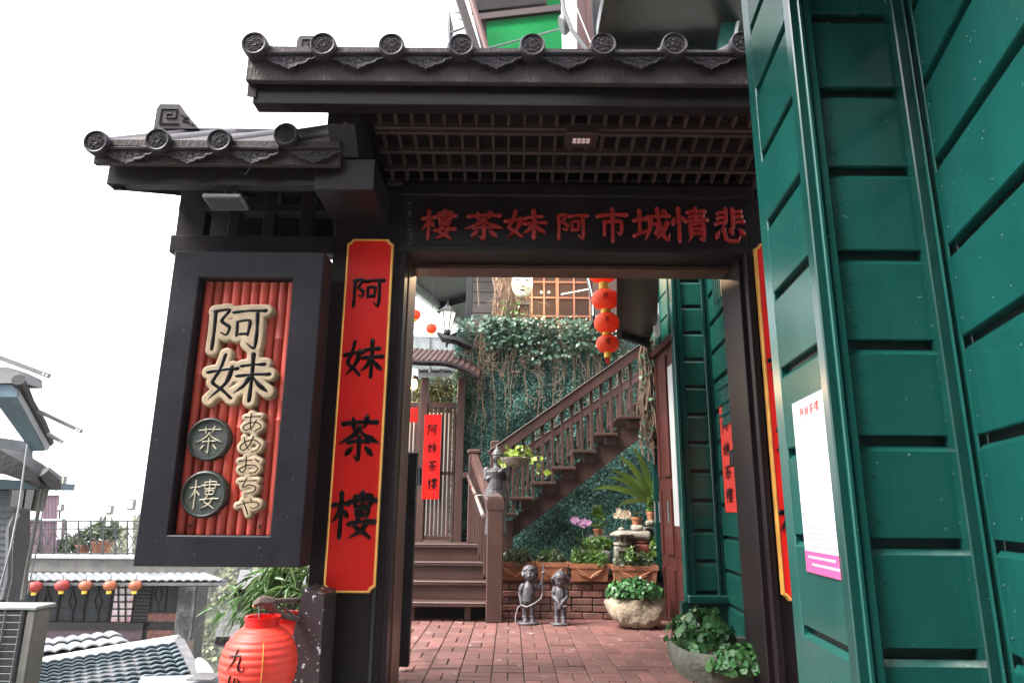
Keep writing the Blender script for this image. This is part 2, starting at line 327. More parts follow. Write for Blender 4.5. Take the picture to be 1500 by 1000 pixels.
def glyph(mb, ch, fn, w=9, h=.006):                               # fn(x, y, height) -> point; x, y in 0..1
    for si, (kind, pts) in enumerate(strokes(ch)):
        n = len(pts); ln = [0]
        for i in range(1, n): ln.append(ln[-1]+math.dist(pts[i], pts[i-1]))
        rows = []; hh = h*(1+.02*si)
        for i, (x, y) in enumerate(pts):
            x0, y0 = pts[max(0, i-1)]; x1, y1 = pts[min(n-1, i+1)]; d = math.hypot(x1-x0, y1-y0) or 1; tx, ty = (x1-x0)/d, (y1-y0)/d
            t = ln[i]/ln[-1]*3; k = min(2, int(t)); pr = PROF[kind]; ww = w*.5*(pr[k]+(pr[k+1]-pr[k])*(t-k))*(1+.08*math.sin(si*3+i))
            if i == 0: rows.append((x-tx*ww*.8, y-ty*ww*.8, tx, ty, ww*.45, .35))
            rows.append((x, y, tx, ty, ww, 1))
            if i == n-1: rows.append((x+tx*ww*.8, y+ty*ww*.8, tx, ty, ww*.45, .35))
        vs = []
        for x, y, tx, ty, ww, q in rows:
            for o, hz in ((-1, -.0015), (-.72, hh*.8*q), (0, hh*q), (.72, hh*.8*q), (1, -.0015)):
                vs.append(fn((x-ty*o*ww)/100, (y+tx*o*ww)/100, hz))
        R_ = len(rows); fs = [(i*5+j, i*5+j+1, (i+1)*5+j+1, (i+1)*5+j) for i in range(R_-1) for j in range(4)]
        fs += [(4, 3, 2, 1, 0), tuple((R_-1)*5+j for j in range(5))]
        mb.add(vs, fs)
    return mb
def flat(o, ex, ey, n):
    o, ex, ey, n = V(o), V(ex), V(ey), V(n).normalized()
    return lambda x, y, h: o+ex*x+ey*y+n*h
def fix(o):                                                       # outward normals
    b = bmesh.new(); b.from_mesh(o.data); bmesh.ops.recalc_face_normals(b, faces=b.faces); b.to_mesh(o.data); b.free(); return o
def pxglyph(ch, u0_, v0, u1, v1, y, m, parent, w=9, h=.006, name='character', n=(0, -1, 0)):   # lettering facing the street on the plane at depth y
    a, b, c = P(u0_, v0, y), P(u1, v0, y), P(u0_, v1, y)
    x0 = (a.x+c.x)/2; wd_ = b.x-a.x
    return glyph(MB(), ch, flat((x0, y, a.z), (wd_, 0, 0), (0, 0, c.z-a.z), n), w, h).build(name, m, parent, smooth=50)
def plate(segs, rad, o, ex, ey, n, H, bev, name, m, parent, res=.006, drop=.03):  # rounded slab around line segments given in metres on the plane (x right, y down)
    s_ = np.array(segs); lo = s_.reshape(-1, 2).min(0)-rad-res*2; hi = s_.reshape(-1, 2).max(0)+rad+res*2
    nx, ny = (int((hi[i]-lo[i])/res)+1 for i in (0, 1)); X_, Y_ = np.meshgrid(lo[0]+np.arange(nx)*res, lo[1]+np.arange(ny)*res, indexing='ij')
    D = np.full(X_.shape, 9.)
    for a, b in segs:
        a, b = np.array(a), np.array(b); d = b-a; t = np.clip(((X_-a[0])*d[0]+(Y_-a[1])*d[1])/max(d@d, 1e-9), 0, 1)
        D = np.minimum(D, np.hypot(X_-a[0]-t*d[0], Y_-a[1]-t*d[1]))
    q = np.clip((rad-D)/bev, 0, 1); Z_ = H*np.sqrt(1-(1-q)**2); gx, gy = np.gradient(D, res)
    out = D > rad; k = np.where(out, D-rad, 0); X_ = X_-gx*k; Y_ = Y_-gy*k; Z_ = np.where(out, -drop, Z_)
    keep = np.minimum.reduce([D[:-1, :-1], D[1:, :-1], D[1:, 1:], D[:-1, 1:]]) < rad
    o, ex, ey, n = V(o), V(ex), V(ey), V(n); use = {}; mb = MB(); vs = []; fs = []
    def vid(i, j):
        if (i, j) not in use: use[(i, j)] = len(vs); vs.append(o+ex*float(X_[i, j])+ey*float(Y_[i, j])+n*float(Z_[i, j]))
        return use[(i, j)]
    for i, j in np.argwhere(keep): fs.append((vid(i, j), vid(i+1, j), vid(i+1, j+1), vid(i, j+1)))
    return mb.add(vs, fs).build(name, m, parent, smooth=60)
# ------------------------------------------------------------------ foliage
def leaves(pos, nrm, size, m, name, parent=None, aspect=.55, droop=.3, jit=.6, szvar=.4, round_=False, along=None, **k):
    pos = np.asarray(pos, float); N_ = len(pos); nrm = np.asarray(nrm, float)+rng.normal(0, jit, (N_, 3)); nrm /= np.linalg.norm(nrm, axis=1)[:, None]+1e-9
    t = rng.normal(0, 1, (N_, 3)) if along is None else np.asarray(along, float)+rng.normal(0, jit*.6, (N_, 3))
    t -= nrm*(t*nrm).sum(1)[:, None]; t /= np.linalg.norm(t, axis=1)[:, None]+1e-9; s_ = np.cross(nrm, t)
    L_ = (size*(1+rng.uniform(-szvar, szvar, N_)))[:, None]; W_ = L_*aspect*.5
    if round_:
        vs = [pos+t*L_*.5*math.cos(a)+s_*L_*.5*math.sin(a)*aspect*2+nrm*L_*(.06 if i % 2 else 0) for i, a in enumerate(np.linspace(0, 2*math.pi, 7)[:6])]; fpl = [(0, 1, 2, 3), (0, 3, 4, 5)]; nv = 6
    else:
        vs = [pos, pos+t*L_*.42+s_*W_+nrm*L_*.06, pos+t*L_-nrm*L_*droop*.35, pos+t*L_*.42-s_*W_+nrm*L_*.06]; fpl = [(0, 1, 2), (0, 2, 3)]; nv = 4
    A = np.stack(vs, 1).reshape(-1, 3); c = A.mean(0); A -= c
    me = bpy.data.meshes.new(name); b_ = np.arange(N_)*nv
    F = np.concatenate([(b_[:, None]+np.array(f)[None]) for f in fpl], 0); nf, fl = F.shape
    me.vertices.add(len(A)); me.vertices.foreach_set('co', A.ravel()); me.loops.add(nf*fl); me.loops.foreach_set('vertex_index', F.ravel())
    me.polygons.add(nf); me.polygons.foreach_set('loop_start', np.arange(nf)*fl); me.polygons.foreach_set('loop_total', np.full(nf, fl))
    me.materials.append(m); me.update(calc_edges=True); me.validate()
    return link(name, me, Matrix.Translation(V(c)), parent, **k)
def dome(c, rx, ry, rz, n, lo=-.2):
    d = rng.normal(0, 1, (n*3, 3)); d /= np.linalg.norm(d, axis=1)[:, None]; d = d[d[:, 2] > lo][:n]
    bump_ = 1+.16*np.sin(d[:, 0]*5+c[0]*9)*np.cos(d[:, 1]*6+c[1]*7); r = (rng.uniform(.62, 1.05, len(d))*bump_)[:, None]
    return np.array(c)+d*r*np.array([rx, ry, rz]), d
def blade(mb, base, dirn, length, width, arch=.6, n=7, fold=.25, tilt=0.):  # an arching strap leaf
    dirn = V(dirn).normalized(); base = V(base); hz = V((dirn.x, dirn.y, 0)); hz = hz.normalized() if hz.length > .05 else V((1, 0, 0))
    side = V((-hz.y, hz.x, 0)); p = base.copy(); el = math.asin(max(-1, min(1, dirn.z))); vs = []
    for i in range(n+1):
        t = i/n; a = el-arch*t*t*2; d = hz*math.cos(a)+V((0, 0, math.sin(a))); nn = side.cross(d)*-1; sd_ = side*math.cos(tilt)+nn*math.sin(tilt); nn = sd_.cross(d)*-1
        w = width*.5*(math.sin(math.pi*min(.97, .12+.86*t))**.8)
        vs += [p-sd_*w+nn*(w*fold), p.copy(), p+sd_*w+nn*(w*fold)]; p = p+d*(length/n)
    return mb.add(vs, [(i*3+j, i*3+j+1, i*3+j+4, i*3+j+3) for i in range(n) for j in (0, 1)])
# ================================================================== THE SETTING
FZ = -1.05                                                        # courtyard floor below the eye
def sheet(name, x0, x1, y0, y1, z, m, t=.0):
    mb = MB(); mb.add([(x0, y0, z), (x1, y0, z), (x1, y1, z), (x0, y1, z)], [(0, 1, 2, 3)]); return mb.build(name, m, None, kind='structure')
M['street'] = mat('grey_street_stone', (.22, .21, .20), .8, .3, 5, .5, 40)
M['sea'] = mat('pale_valley_ground', (.16, .18, .15), .9, .3, .02)
sheet('street', -1.7, 3.2, -6, 4.2, -1.62, M['street'])
def terrain():
    mb = MB(); nx = 60; ny = 60; vs = []
    for i in range(nx):
        for j in range(ny):
            x = -1500+2400*(i/(nx-1)); y = -60+2900*(j/(ny-1))**2.2
            d = math.hypot(x+2, max(0, y-2)); z = -2.2-d*.55 if d < 100 else -57-4*math.sin(x*.01)*math.cos(y*.012)
            if x > -4 and y < 14: z = min(z, -2.2)
            vs.append((x, y, max(z, -62)))
    return mb.add(vs, [(i*ny+j, (i+1)*ny+j, (i+1)*ny+j+1, i*ny+j+1) for i in range(nx-1) for j in range(ny-1)]).build('hillside_ground', M['sea'], None, smooth=180, kind='structure')
terrain()
sheet('sea', -6000, 6000, -2000, 6000, -64, mat('sea_water', (.10, .13, .15), .3, .1, .01))

# courtyard floor: basket-weave red pavers over a mortar bed
def courtyard():
    x0, x1, y0, y1 = -1.62, 1.88, 4.1, 7.45; base = MB().box(x0, x1, y0, y1, FZ-.2, FZ-.012, 0).build('courtyard_floor', M['mortar'], None, kind='structure')
    c = .215; g = .006; L_ = c-g; W_ = c/2-g; me, _ = MB().box(-L_/2, L_/2, -W_/2, W_/2, -.02, 0, .005).mesh('paver', M['paver'])
    cells = []
    for i in range(int((x1-x0)/c)+1):
        for j in range(int((y1-y0)/c)+1):
            cx = x0+(i+.5)*c; cy = y0+(j+.5)*c
            for s_ in (-1, 1):
                hor = (i+j) % 2; px = cx if hor else cx+s_*c/4; py = cy+s_*c/4 if hor else cy
                if px < x0+.02 or px > x1-.02 or py > y1-.02 or py < y0+.03: continue
                u = px/py; seen = -.165 < u < .36 and py > 4.6
                cells.append((0 if seen else 1, py, px, hor))
    cells.sort(); bulk = MB()
    for k, (_, py, px, hor) in enumerate(cells):
        mw = Matrix.Translation((px, py, FZ-.01+random.uniform(-.0025, .0035))) @ Matrix.Rotation((0 if hor else math.pi/2)+random.uniform(-.022, .022), 4, 'Z') @ Matrix.Rotation(random.uniform(-.012, .012), 4, 'X')
        if k < 300: link('paver', me, mw, base)
        else:
            vs = [mw @ v.co for v in me.vertices]; bulk.add(vs, [tuple(p.vertices) for p in me.polygons])
    M['paver2'] = mat('red_paver_far', (.160, .066, .057), .55, .25, 12, .5, 70, island=.22, grime=.55, grimecol=(.11, .055, .05))
    bulk.build('paver_field', M['paver2'], base, kind='stuff')
courtyard()

# ================================================================== THE GATE
GY = 4.3
gate = thing('entrance_gate', 'dark timber entrance gate with tiled roofs, lattice eaves and red carved characters on its lintel', 'gate', (0, GY, FZ))
D = M['dark']
xl0, xl1 = PX(484, 420, GY), PX(588, 420, GY)                     # left post
xr0 = PX(1104, 500, GY); zTop = PH(500, 285, GY); zL = PH(800, 371, GY); ZB = FZ-.7
bx('post', xl0, xl1, GY, GY+.42, ZB, PH(500, 150, GY), D, gate)
bx('post', xr0, xr0+.55, GY, GY+.40, ZB, PH(500, 150, GY), D, gate)
bx('corner_strip', xl1-.012, xl1+.022, GY-.022, GY+.1, ZB, zL-.002, D, gate); bx('corner_strip', xl1-.085, xl1-.055, GY-.012, GY+.05, ZB, zL-.3, M['black'], gate)
bx('jamb', xl1+.003, xl1+.028, GY+.14, GY+.46, ZB, zL-.004, M['jambred'], gate)
bx('jamb', xr0-.05, xr0-.003, GY+.05, GY+.42, ZB, zL-.004, D, gate); bx('corner_strip', xr0-.022, xr0+.02, GY-.03, GY+.03, ZB, zL-.002, D, gate)
lin_ = bx('lintel', xl1-.001, xr0+.05, GY+.003, GY+.40, zL, zTop, D, gate)
bx('lintel_moulding', xl1-.02, xr0+.06, GY-.035, GY+.0, zL-.004, zL+.035, D, gate)
bx('lintel_moulding', xl1-.02, xr0+.06, GY-.05, GY+.0, zTop-.02, zTop+.09, D, gate)
bx('door_head', xl1+.03, xr0-.05, GY+.22, GY+.40, zL-.035, zL-.002, M['jambred'], gate)
for ch, a, b, c, d in (('樓', 618, 307, 667, 351), ('茶', 679, 309, 737, 351), ('妹', 740, 306, 799, 350), ('阿', 814, 309, 861, 352), ('市', 873, 303, 920, 354), ('城', 928, 304, 981, 355), ('情', 984, 304, 1036, 355), ('悲', 1044, 305, 1093, 357)):
    pxglyph(ch, a, b, c, d, GY, M['letter'], lin_, 13.5, .014)
mb = MB()                                                         # small faded brush inscription down the left end of the lintel
for k in range(11):
    a = P(597, 288+k*6.6, GY); mm = flat((a.x, GY, a.z), (.03, 0, 0), (0, 0, -.024), (0, -1, 0)); r_ = random.Random(k)
    for q in range(4):
        x0, y0 = r_.random(), r_.random(); hv = r_.random() < .5; x1, y1 = (min(1, x0+.6), y0+.05) if hv else (x0+.05, min(1, y0+.6))
        mb.tube([mm(x0, y0, .001), mm(x1, y1, .001)], .0016, 5)
mb.build('faded_inscription', M['cream2'] if 'cream2' in M else mat('faded_grey_paint', (.16, .15, .15), .7), lin_)
# --- lattice ceiling under the eave
la, lb = PH(800, 157, 3.62), PH(800, 270, GY-.02); ya, yb = 3.62, GY-.03
def cz(y): return la+(lb-la)*(y-ya)/(yb-ya)
xla, xra = PX(549, 160, ya), xr0+.35
MB().prism([(xla-.2, ya-.1, cz(ya-.1)+.12), (xra, ya-.1, cz(ya-.1)+.12), (xra, yb+.02, cz(yb)+.12), (xla-.2, yb+.02, cz(yb)+.12)], (0, 0, .02)).build('ceiling_board', D, gate)
vrow = [(157, .045), (184, .03), (191, .03), (219, .028), (246, .028), (270, .04)]
for v, w in vrow:
    t = (v-157)/(270-157); y = ya+(yb-ya)*t; MB().bar((xla-.03, y, cz(y)), (xra, y, cz(y)), w, .04).build('lattice_rail', M['reddark'], gate)
me, c_ = MB().bar((0, ya, cz(ya)+.018), (0, yb, cz(yb)+.018), .017, .05).mesh('lattice_bar', M['reddark'])
for k in range(26):
    link('lattice_bar', me, Matrix.Translation(c_+V((xla+.01+k*.0985, 0, 0))), gate)
# --- main eave
EY = 3.45; ex0 = PX(361, 100, EY); ex1 = 2.3; ez0 = PH(700, 121, EY); ez1 = PH(700, 82, EY)
bx('fascia', ex0, ex1, EY, EY+.04, ez0, ez1, M['fascia'], gate, .006)
bx('soffit_beam', ex0+.03, ex1, EY+.06, EY+.16, PH(700, 154, EY+.06), ez0+.05, D, gate)
SL = math.tan(R(29))
pan = MB(); ry = 5.35
pan.prism([(ex0+.02, EY-.03, ez1-.02), (ex0+.02, ry, ez1-.02+(ry-EY)*SL), (ex0+.02, ry, ez1+.05+(ry-EY)*SL), (ex0+.02, EY-.03, ez1+.03)], (ex1-ex0, 0, 0)); pan.build('roof_deck', M['fascia'], gate)
MB().prism([(ex0+.001, EY+.041, ez0+.05), (ex0+.001, EY+.045, ez0-.075), (ex0+.001, ry, ez0-.075+(ry-EY)*SL), (ex0+.001, ry, ez0+.10+(ry-EY)*SL)], (.05, 0, 0)).build('bargeboard', D, gate)
# --- tiles
def scroll(mb, fn, cx, cy, r, a0, turns, dirn, th, h):
    pts = [(cx+r*(1-.8*i/16)*math.cos(a0+dirn*turns*2*math.pi*i/16), cy+r*(1-.8*i/16)*math.sin(a0+dirn*turns*2*math.pi*i/16)) for i in range(17)]
    mb.tube([fn(x, y, h) for x, y in pts], th, 5)
def cap_mesh():
    mb = MB(); mx = Matrix.Rotation(math.pi/2, 4, 'X'); r = .072
    mb.lathe([(0, .017), (.055, .017), (.058, .025), (.066, .028), (.072, .020), (r+.002, .0), (r, -.05), (r-.006, -.05)], 28, mx)
    fn = lambda x, y, h: V((x, -.0175-h, y))
    mb.tube([fn(.0125*math.cos(a), .0125*math.sin(a), .003) for a in np.linspace(0, 2*math.pi, 13)], .0036, 5); mb.ball(fn(0, 0, .001), .006, n=8)
    for k in range(4):
        a = math.pi/4+k*math.pi/2; c, s_ = math.cos(a), math.sin(a)
        for sg in (-1, 1):
            cx, cy = .034*c-sg*.0115*s_, .034*s_+sg*.0115*c
            scroll(mb, fn, cx, cy, .0128, a+math.pi+sg*.7, .95, -sg, .0034, .003)
        mb.ball(fn(.023*math.cos(a+math.pi/4), .023*math.sin(a+math.pi/4), .001), .004, n=6)
        mb.ball(fn(.047*math.cos(a+math.pi/4), .047*math.sin(a+math.pi/4), .001), .004, n=6)
    return mb.mesh('tile_cap', M['tile'])
def drip_mesh(w=.305, d=.098):
    mb = MB(); hp = [(.5, 0), (.50, .14), (.47, .27), (.41, .345), (.345, .36), (.335, .47), (.29, .585), (.22, .65), (.15, .665), (.135, .76), (.09, .835), (.035, .865)]; prof = [(-x, z) for x, z in hp]+[(0, 1)]+hp[::-1]
    poly = [V((x*w, 0, -z*d)) for x, z in prof]; mb.prism(poly, (0, .012, 0)); mb.tube([p+V((0, -.003, 0)) for p in poly], .0048, 6)
    mb.tube([V((p.x*.82, -.002, p.z*.80-.004)) for p in poly], .0026, 5); mb.tube([V((-w/2, -.006, .004)), V((w/2, -.006, .004))], .011, 6)
    fn = lambda x, y, h: V((x, -h, y))
    for sg in (-1, 1):
        scroll(mb, fn, sg*.022, -.026, .015, 1.2 if sg > 0 else 1.9, 1.3, sg, .0032, .003); scroll(mb, fn, sg*.062, -.022, .013, 2.0 if sg > 0 else 1.1, 1.2, -sg, .0032, .003)
        mb.tube([fn(sg*.035, -.036, .003), fn(sg*.05, -.042, .003), fn(sg*.075, -.034, .003), fn(sg*.095, -.014, .003), fn(sg*.11, -.012, .003)], .0028, 5)
        scroll(mb, fn, sg*.02, -.052, .008, 0 if sg > 0 else math.pi, 1.1, sg, .0028, .003)
    mb.ball(fn(0, -.05, .003), .005, n=6); mb.ball(fn(0, -.016, .003), .006, n=6)
    return mb.mesh('drip_tile', M['tile'])
capm, capc = cap_mesh(); dripm, dripc = drip_mesh()
def roll_mesh(L_, sl):                                            # half-round cover tile running up the roof
    mb = MB(); n = 9; vs = []
    for t in (0, 1):
        for j in range(n+1):
            a = math.pi*(-.08+1.16*j/n); vs.append((.066*math.cos(a), t*L_, .066*math.sin(a)+t*L_*sl))
    mb.add(vs, [(j, j+1, n+2+j, n+1+j) for j in range(n)]); return mb.mesh('cover_tile', M['tile'])
rollm, rollc = roll_mesh(1.8, SL); sc_ = 1.0
def tiles(us, vs, y, uds, vds, rm, rc, dscale=1.0):
    for u, v in zip(us, vs):
        p = P(u, v, y); t = link('cover_tile', rm, Matrix.Translation(V((p.x, y+.045, p.z))+rc), gate)
        link('tile_cap', capm, Matrix.Translation(p+V((0, .0, 0))) @ Matrix.Rotation(random.uniform(-.25, .25), 4, 'Y') @ Matrix.Rotation(R(random.uniform(-3, 3)), 4, 'X') @ Matrix.Scale(1.02, 4) @ Matrix.Translation(capc), t)
    for u, v in zip(uds, vds):
        p = P(u, v, y+.02); link('drip_tile', dripm, Matrix.Translation(p) @ Matrix.Rotation(R(random.uniform(-2, 2)), 4, 'Y') @ Matrix.Scale(dscale, 4) @ Matrix.Translation(dripc), gate)
tiles((374, 474, 574, 676, 780, 883, 987, 1087, 1190), (67, 68, 69, 69, 69, 68, 68, 66, 66), EY-.05, (425, 525, 625, 727, 832, 937, 1041, 1140), (80,)*8, rollm, rollc)
# --- side roof over the signboard
SY = 3.72; sx0 = PX(137, 230, SY); sx1 = PX(498, 230, SY); sz0 = PH(320, 241, SY); sz1 = PH(320, 214, SY)
bx('fascia', sx0, sx1, SY, SY+.04, sz0, sz1, M['fascia'], gate, .006)
bx('soffit_beam', PX(158, 262, SY+.1), PX(548, 262, SY+.1), SY+.09, SY+.17, PH(320, 271, SY+.09), sz0+.04, D, gate)
MB().prism([(PX(160, 255, SY+.1), SY+.1, sz0+.03), (PX(166, 279, SY+.12), SY+.12, PH(166, 279, SY+.12)), (PX(262, 273, GY+.1), GY+.1, PH(262, 273, GY+.1)), (PX(262, 273, GY+.1), GY+.1, sz0+.12)], (.05, 0, 0)).build('bargeboard', D, gate)
SS = .665; sry = 4.62
MB().prism([(sx0+.02, SY-.03, sz1-.02), (sx0+.02, sry, sz1-.02+(sry-SY)*SS), (sx0+.02, sry, sz1+.03+(sry-SY)*SS), (sx0+.02, SY-.03, sz1+.02)], (sx1-sx0-.02, 0, 0)).build('roof_deck', M['fascia'], gate)
rollm2, rollc2 = roll_mesh(.86, SS)
tiles((143, 233, 323, 420), (210, 207, 208, 199), SY-.05, (189, 278, 372, 462), (219, 219, 219, 218), rollm2, rollc2, .98)
rz = PH(350, 192, sry); bx('ridge_course', PX(226, 190, sry), PX(500, 190, sry), sry-.03, sry+.08, rz-.10, rz+.012, M['tile'], gate, .012)
def scroll_block(u0_, v0, u1, v1, y, flip=1):
    a, b = P(u0_, v1, y), P(u1, v0, y); w, h = b.x-a.x, b.z-a.z; q = lambda x, z: V((a.x+x*w, y, a.z+z*h))
    mb = MB().prism([q(0, 0), q(0, .8), q(.06, 1), q(.50, 1), q(.56, .86), q(.66, .60), q(.74, .52), q(.80, .3), q(.92, .18), q(1, 0)], (0, .09, 0))
    o = lambda x, z: q(x, z)+V((0, -.004, 0))
    mb.tube([o(.54, .18), o(.12, .18), o(.12, .78), o(.46, .78), o(.46, .42), o(.26, .42), o(.26, .58), o(.36, .58)], .007, 6)
    mb.tube([o(.56, .56), o(.72, .42), o(.62, .3), o(.78, .26), o(.86, .14)], .006, 6); return mb.build('ridge_scroll', M['tile'], gate)
scroll_block(225, 153, 296, 188, sry-.05); scroll_block(433, 53, 500, 80, 4.6)
# --- bracket beam that carries both roofs
by0 = 3.62; xa, xb = PX(480, 175, by0), PX(520, 175, by0)
zb0, zb1 = PH(500, 205, by0), PH(500, 150, by0)
MB().prism([(xa, by0, zb1), (xa, by0, PH(500, 182, by0)), (xa, by0+.14, zb0-.03), (xa, GY, zb0-.03), (xa, GY, zb1)], (xb-xa, 0, 0)).build('bracket_beam', M['dark'], gate)
bx('bracket_beam', xa-.1, PX(552, 235, by0+.2), by0+.16, GY, zb0-.24, zb0-.034, D, gate)
mb = MB(); p = P(506, 181, by0-.002); mb.ball(p, .012, .01, .012, 10); mb.build('bolt', M['reddark'], gate)
# --- lattice screen above the signboard
wx0, wx1 = PX(262, 300, GY), xl0
for (v0, v1) in ((268, 274), (299, 309), (346, 371)):
    bx('screen_rail', wx0 - (.02 if v0 > 340 else 0), wx1-.002, GY-.012 if v0 > 340 else GY, GY+.12, PH(380, v1, GY), PH(380, v0, GY), D, gate)
bx('screen_stile', wx0+.001, PX(300, 320, GY), GY+.003, GY+.10, PH(300, 346, GY), PH(300, 262, GY), D, gate)
for a, b in ((334, 351), (385, 402), (439, 457), (489, 492)):
    bx('screen_bar', PX(a, 320, GY), PX(b, 320, GY), GY+.006, GY+.09, PH(300, 345, GY), PH(300, 274, GY), M['dark'], gate)
bx('screen_back', wx0+.03, wx1-.01, GY+.30, GY+.32, PH(300, 350, GY), PH(300, 250, GY), M['ink'], gate)
# --- weathered buttress board below the post
MB().prism([P(444, 862, 4.0), P(475, 870, 4.0), P(463, 1060, 4.0), P(400, 1060, 4.0)], (0, .28, 0)).build('buttress', M['speck'], gate)

# ------------------------------------------------------------------ the hanging signboard
sgY = 3.98
sign = thing('signboard', 'black framed hanging signboard with red bamboo rods, tan lettering and two dark discs', 'signboard', P(335, 828, sgY))
sx = (PX(255, 370, sgY)+PX(195, 828, sgY))/2; se = (PX(474, 370, sgY)+PX(440, 832, sgY))/2; sT, sB = PH(360, 368, sgY), PH(330, 830, sgY)
ix0 = (PX(293, 408, sgY)+PX(244, 780, sgY))/2; ix1 = (PX(431, 408, sgY)+PX(393, 784, sgY))/2; iT, iB = PH(360, 407, sgY), PH(330, 784, sgY)
SD = .21
fr = MB(); g_ = .007                                              # one seamless mitred frame
def fring(e, yy): return [V((sx+e, yy, sT-e)), V((se-e, yy, sT-e)), V((se-e, yy, sB+e)), V((sx+e, yy, sB+e))]
def iring(e, yy): return [V((ix0-e, yy, iT+e)), V((ix1+e, yy, iT+e)), V((ix1+e, yy, iB-e)), V((ix0-e, yy, iB-e))]
rg = [fring(g_, sgY+SD), fring(0, sgY+SD-g_), fring(0, sgY+g_), fring(g_, sgY), iring(g_, sgY), iring(0, sgY+g_), iring(0, sgY+SD), fring(g_, sgY+SD)]
fr.add([p for r_ in rg for p in r_], [(k*4+j, k*4+(j+1) % 4, (k+1)*4+(j+1) % 4, (k+1)*4+j) for k in range(7) for j in range(4)])
fr.build('frame', M['sign'], sign); bx('back_panel', ix0-.01, ix1+.01, sgY+.135, sgY+.155, iB-.01, iT+.01, M['bamboo'], sign)
nr = 10; rw = (ix1-ix0)/nr
for k in range(nr):
    xx = ix0+(k+.5)*rw; mb = MB(); L_ = iT-iB-.004; nz_ = [.0]+sorted(random.uniform(.12, .9) for _ in range(2))+[1]; prof = []
    for i in range(len(nz_)-1):
        a, b = nz_[i], nz_[i+1]; prof += [(rw*.49, a*L_+.012), (rw*.475, (a+b)/2*L_), (rw*.49, b*L_-.008), (rw*.565, b*L_-.002)]
    mb.lathe([(rw*.45, 0)]+prof+[(rw*.45, L_)], 14, Matrix.Translation((xx, sgY+.10+random.uniform(-.004, .004), iB+.002))); mb.build('bamboo_rod', M['bamboo'], sign)
    if k in (1, 8): MB().ball((xx, sgY+.066, iB+.05), .009, n=8).build('rod_screw', M['black'], sign)
def board_text(chars, y, m_plate, m_ink, rad, w, H=.035):
    segs = []; info = []; o = V((0, y, 0))
    for ch, a, b, c, d in chars:
        A = P(a, b, y); B = P(c, d, y); info.append((ch, A.x, A.z, B.x-A.x, B.z-A.z))
        for kd, pts in strokes(ch):
            q = [(A.x+x/100*(B.x-A.x), -(A.z+yy/100*(B.z-A.z))) for x, yy in pts[::2]+[pts[-1]]]; segs += list(zip(q[:-1], q[1:]))
    pl = plate(segs, rad, o, (1, 0, 0), (0, 0, -1), (0, -1, 0), H, .013, 'letter_plate', m_plate, sign)
    for ch, X_, Z_, w_, h_ in info:
        glyph(MB(), ch, flat((X_, y-H+.001, Z_), (w_, 0, 0), (0, 0, h_), (0, -1, 0)), w, .0025).build('character', m_ink, pl, smooth=50)
yb_ = sgY+.065
board_text((('阿', 313, 446, 388, 517), ('妹', 311, 516, 394, 590)), yb_, M['tan'], M['ink'], .046, 9.5)
board_text((('あ', 356, 605, 388, 634), ('め', 353, 636, 386, 664), ('お', 351, 667, 384, 695), ('ち', 350, 698, 382, 724), ('や', 349, 728, 384, 754)), yb_, M['tan'], M['ink'], .027, 7.5, .03)
for ch, cu, cv, rr in (('茶', 308.5, 643.5, 31.5), ('樓', 301.5, 723.5, 34)):
    c = P(cu, cv, yb_); r = P(cu+rr, cv, yb_).x-c.x; mx = Matrix.Translation(c) @ Matrix.Rotation(math.pi/2, 4, 'X')
    dm = mat('disc_face', (.026, .033, .029), .6, .3, 14, .5, 60) if 'df' not in M else M['df']; M['df'] = dm
    rim = MB(); prof = [(r*.86, .022), (r*.87, .034), (r*.91, .040), (r*.96, .036), (r, .026), (r*1.01, -.03)]
    d_ = rim.lathe(prof, 40, mx).build('disc', M['disc'], sign); MB().lathe([(0, .024), (r*.88, .024)], 36, mx).build('disc_face', dm, d_)
    q = r*.64; glyph(MB(), ch, flat((c.x-q, yb_-.0235, c.z+q), (2*q, 0, 0), (0, 0, -2*q), (0, -1, 0)), 5, .007).build('character', M['cream'], d_, smooth=50)

# ------------------------------------------------------------------ red couplet boards
def couplet(label, x0, x1, z1, z0, y, chars, loc):
    t = thing('couplet_board', label, 'sign', loc, 'red couplet boards on the gate posts'); c = .035
    def outl(g, yy): return [V((x0+c+g, yy, z1-g)), V((x1-c-g, yy, z1-g)), V((x1-c*.6-g, yy, z1-c*.6-g)), V((x1-g, yy, z1-c-g)), V((x1-g, yy, z0+c+g)), V((x1-c*.6-g, yy, z0+c*.6+g)), V((x1-c-g, yy, z0+g)), V((x0+c+g, yy, z0+g)), V((x0+c*.6+g, yy, z0+c*.6+g)), V((x0+g, yy, z0+c+g)), V((x0+g, yy, z1-c-g)), V((x0+c*.6+g, yy, z1-c*.6-g))]
    a = outl(0, y-.03); b = outl(.014, y-.034); mb = MB().prism(outl(0, y-.028), (0, .027, 0)); n = 12
    mb.add(a+b, [(i, (i+1) % n, n+(i+1) % n, n+i) for i in range(n)]); 
    for i in range(n): mb.tube([(a[i]+b[i])/2, (a[(i+1) % n]+b[(i+1) % n])/2], .0068, 6)
    mb.build('gilt_border', M['gilt'], t)
    pn = MB().prism(outl(.013, y-.031), (0, .003, 0)).build('panel', M['red'], t)
    for ch, f, sz in chars:
        zc = z1+(z0-z1)*f; w_ = (x1-x0)*sz; xc = (x0+x1)/2
        glyph(MB(), ch, flat((xc-w_/2, y-.031, zc+w_*.52), (w_, 0, 0), (0, 0, -w_*1.04), (0, -1, 0)), 12.5, .010).build('character', M['ink'], pn, smooth=50)
bx0 = (PX(513, 355, GY)+PX(473, 865, GY))/2; bx1 = (PX(580, 355, GY)+PX(549, 865, GY))/2; bz1, bz0 = PH(545, 353, GY), PH(510, 867, GY)
ch4 = (('阿', .165, .70), ('妹', .365, .80), ('茶', .592, .87), ('樓', .800, .87))
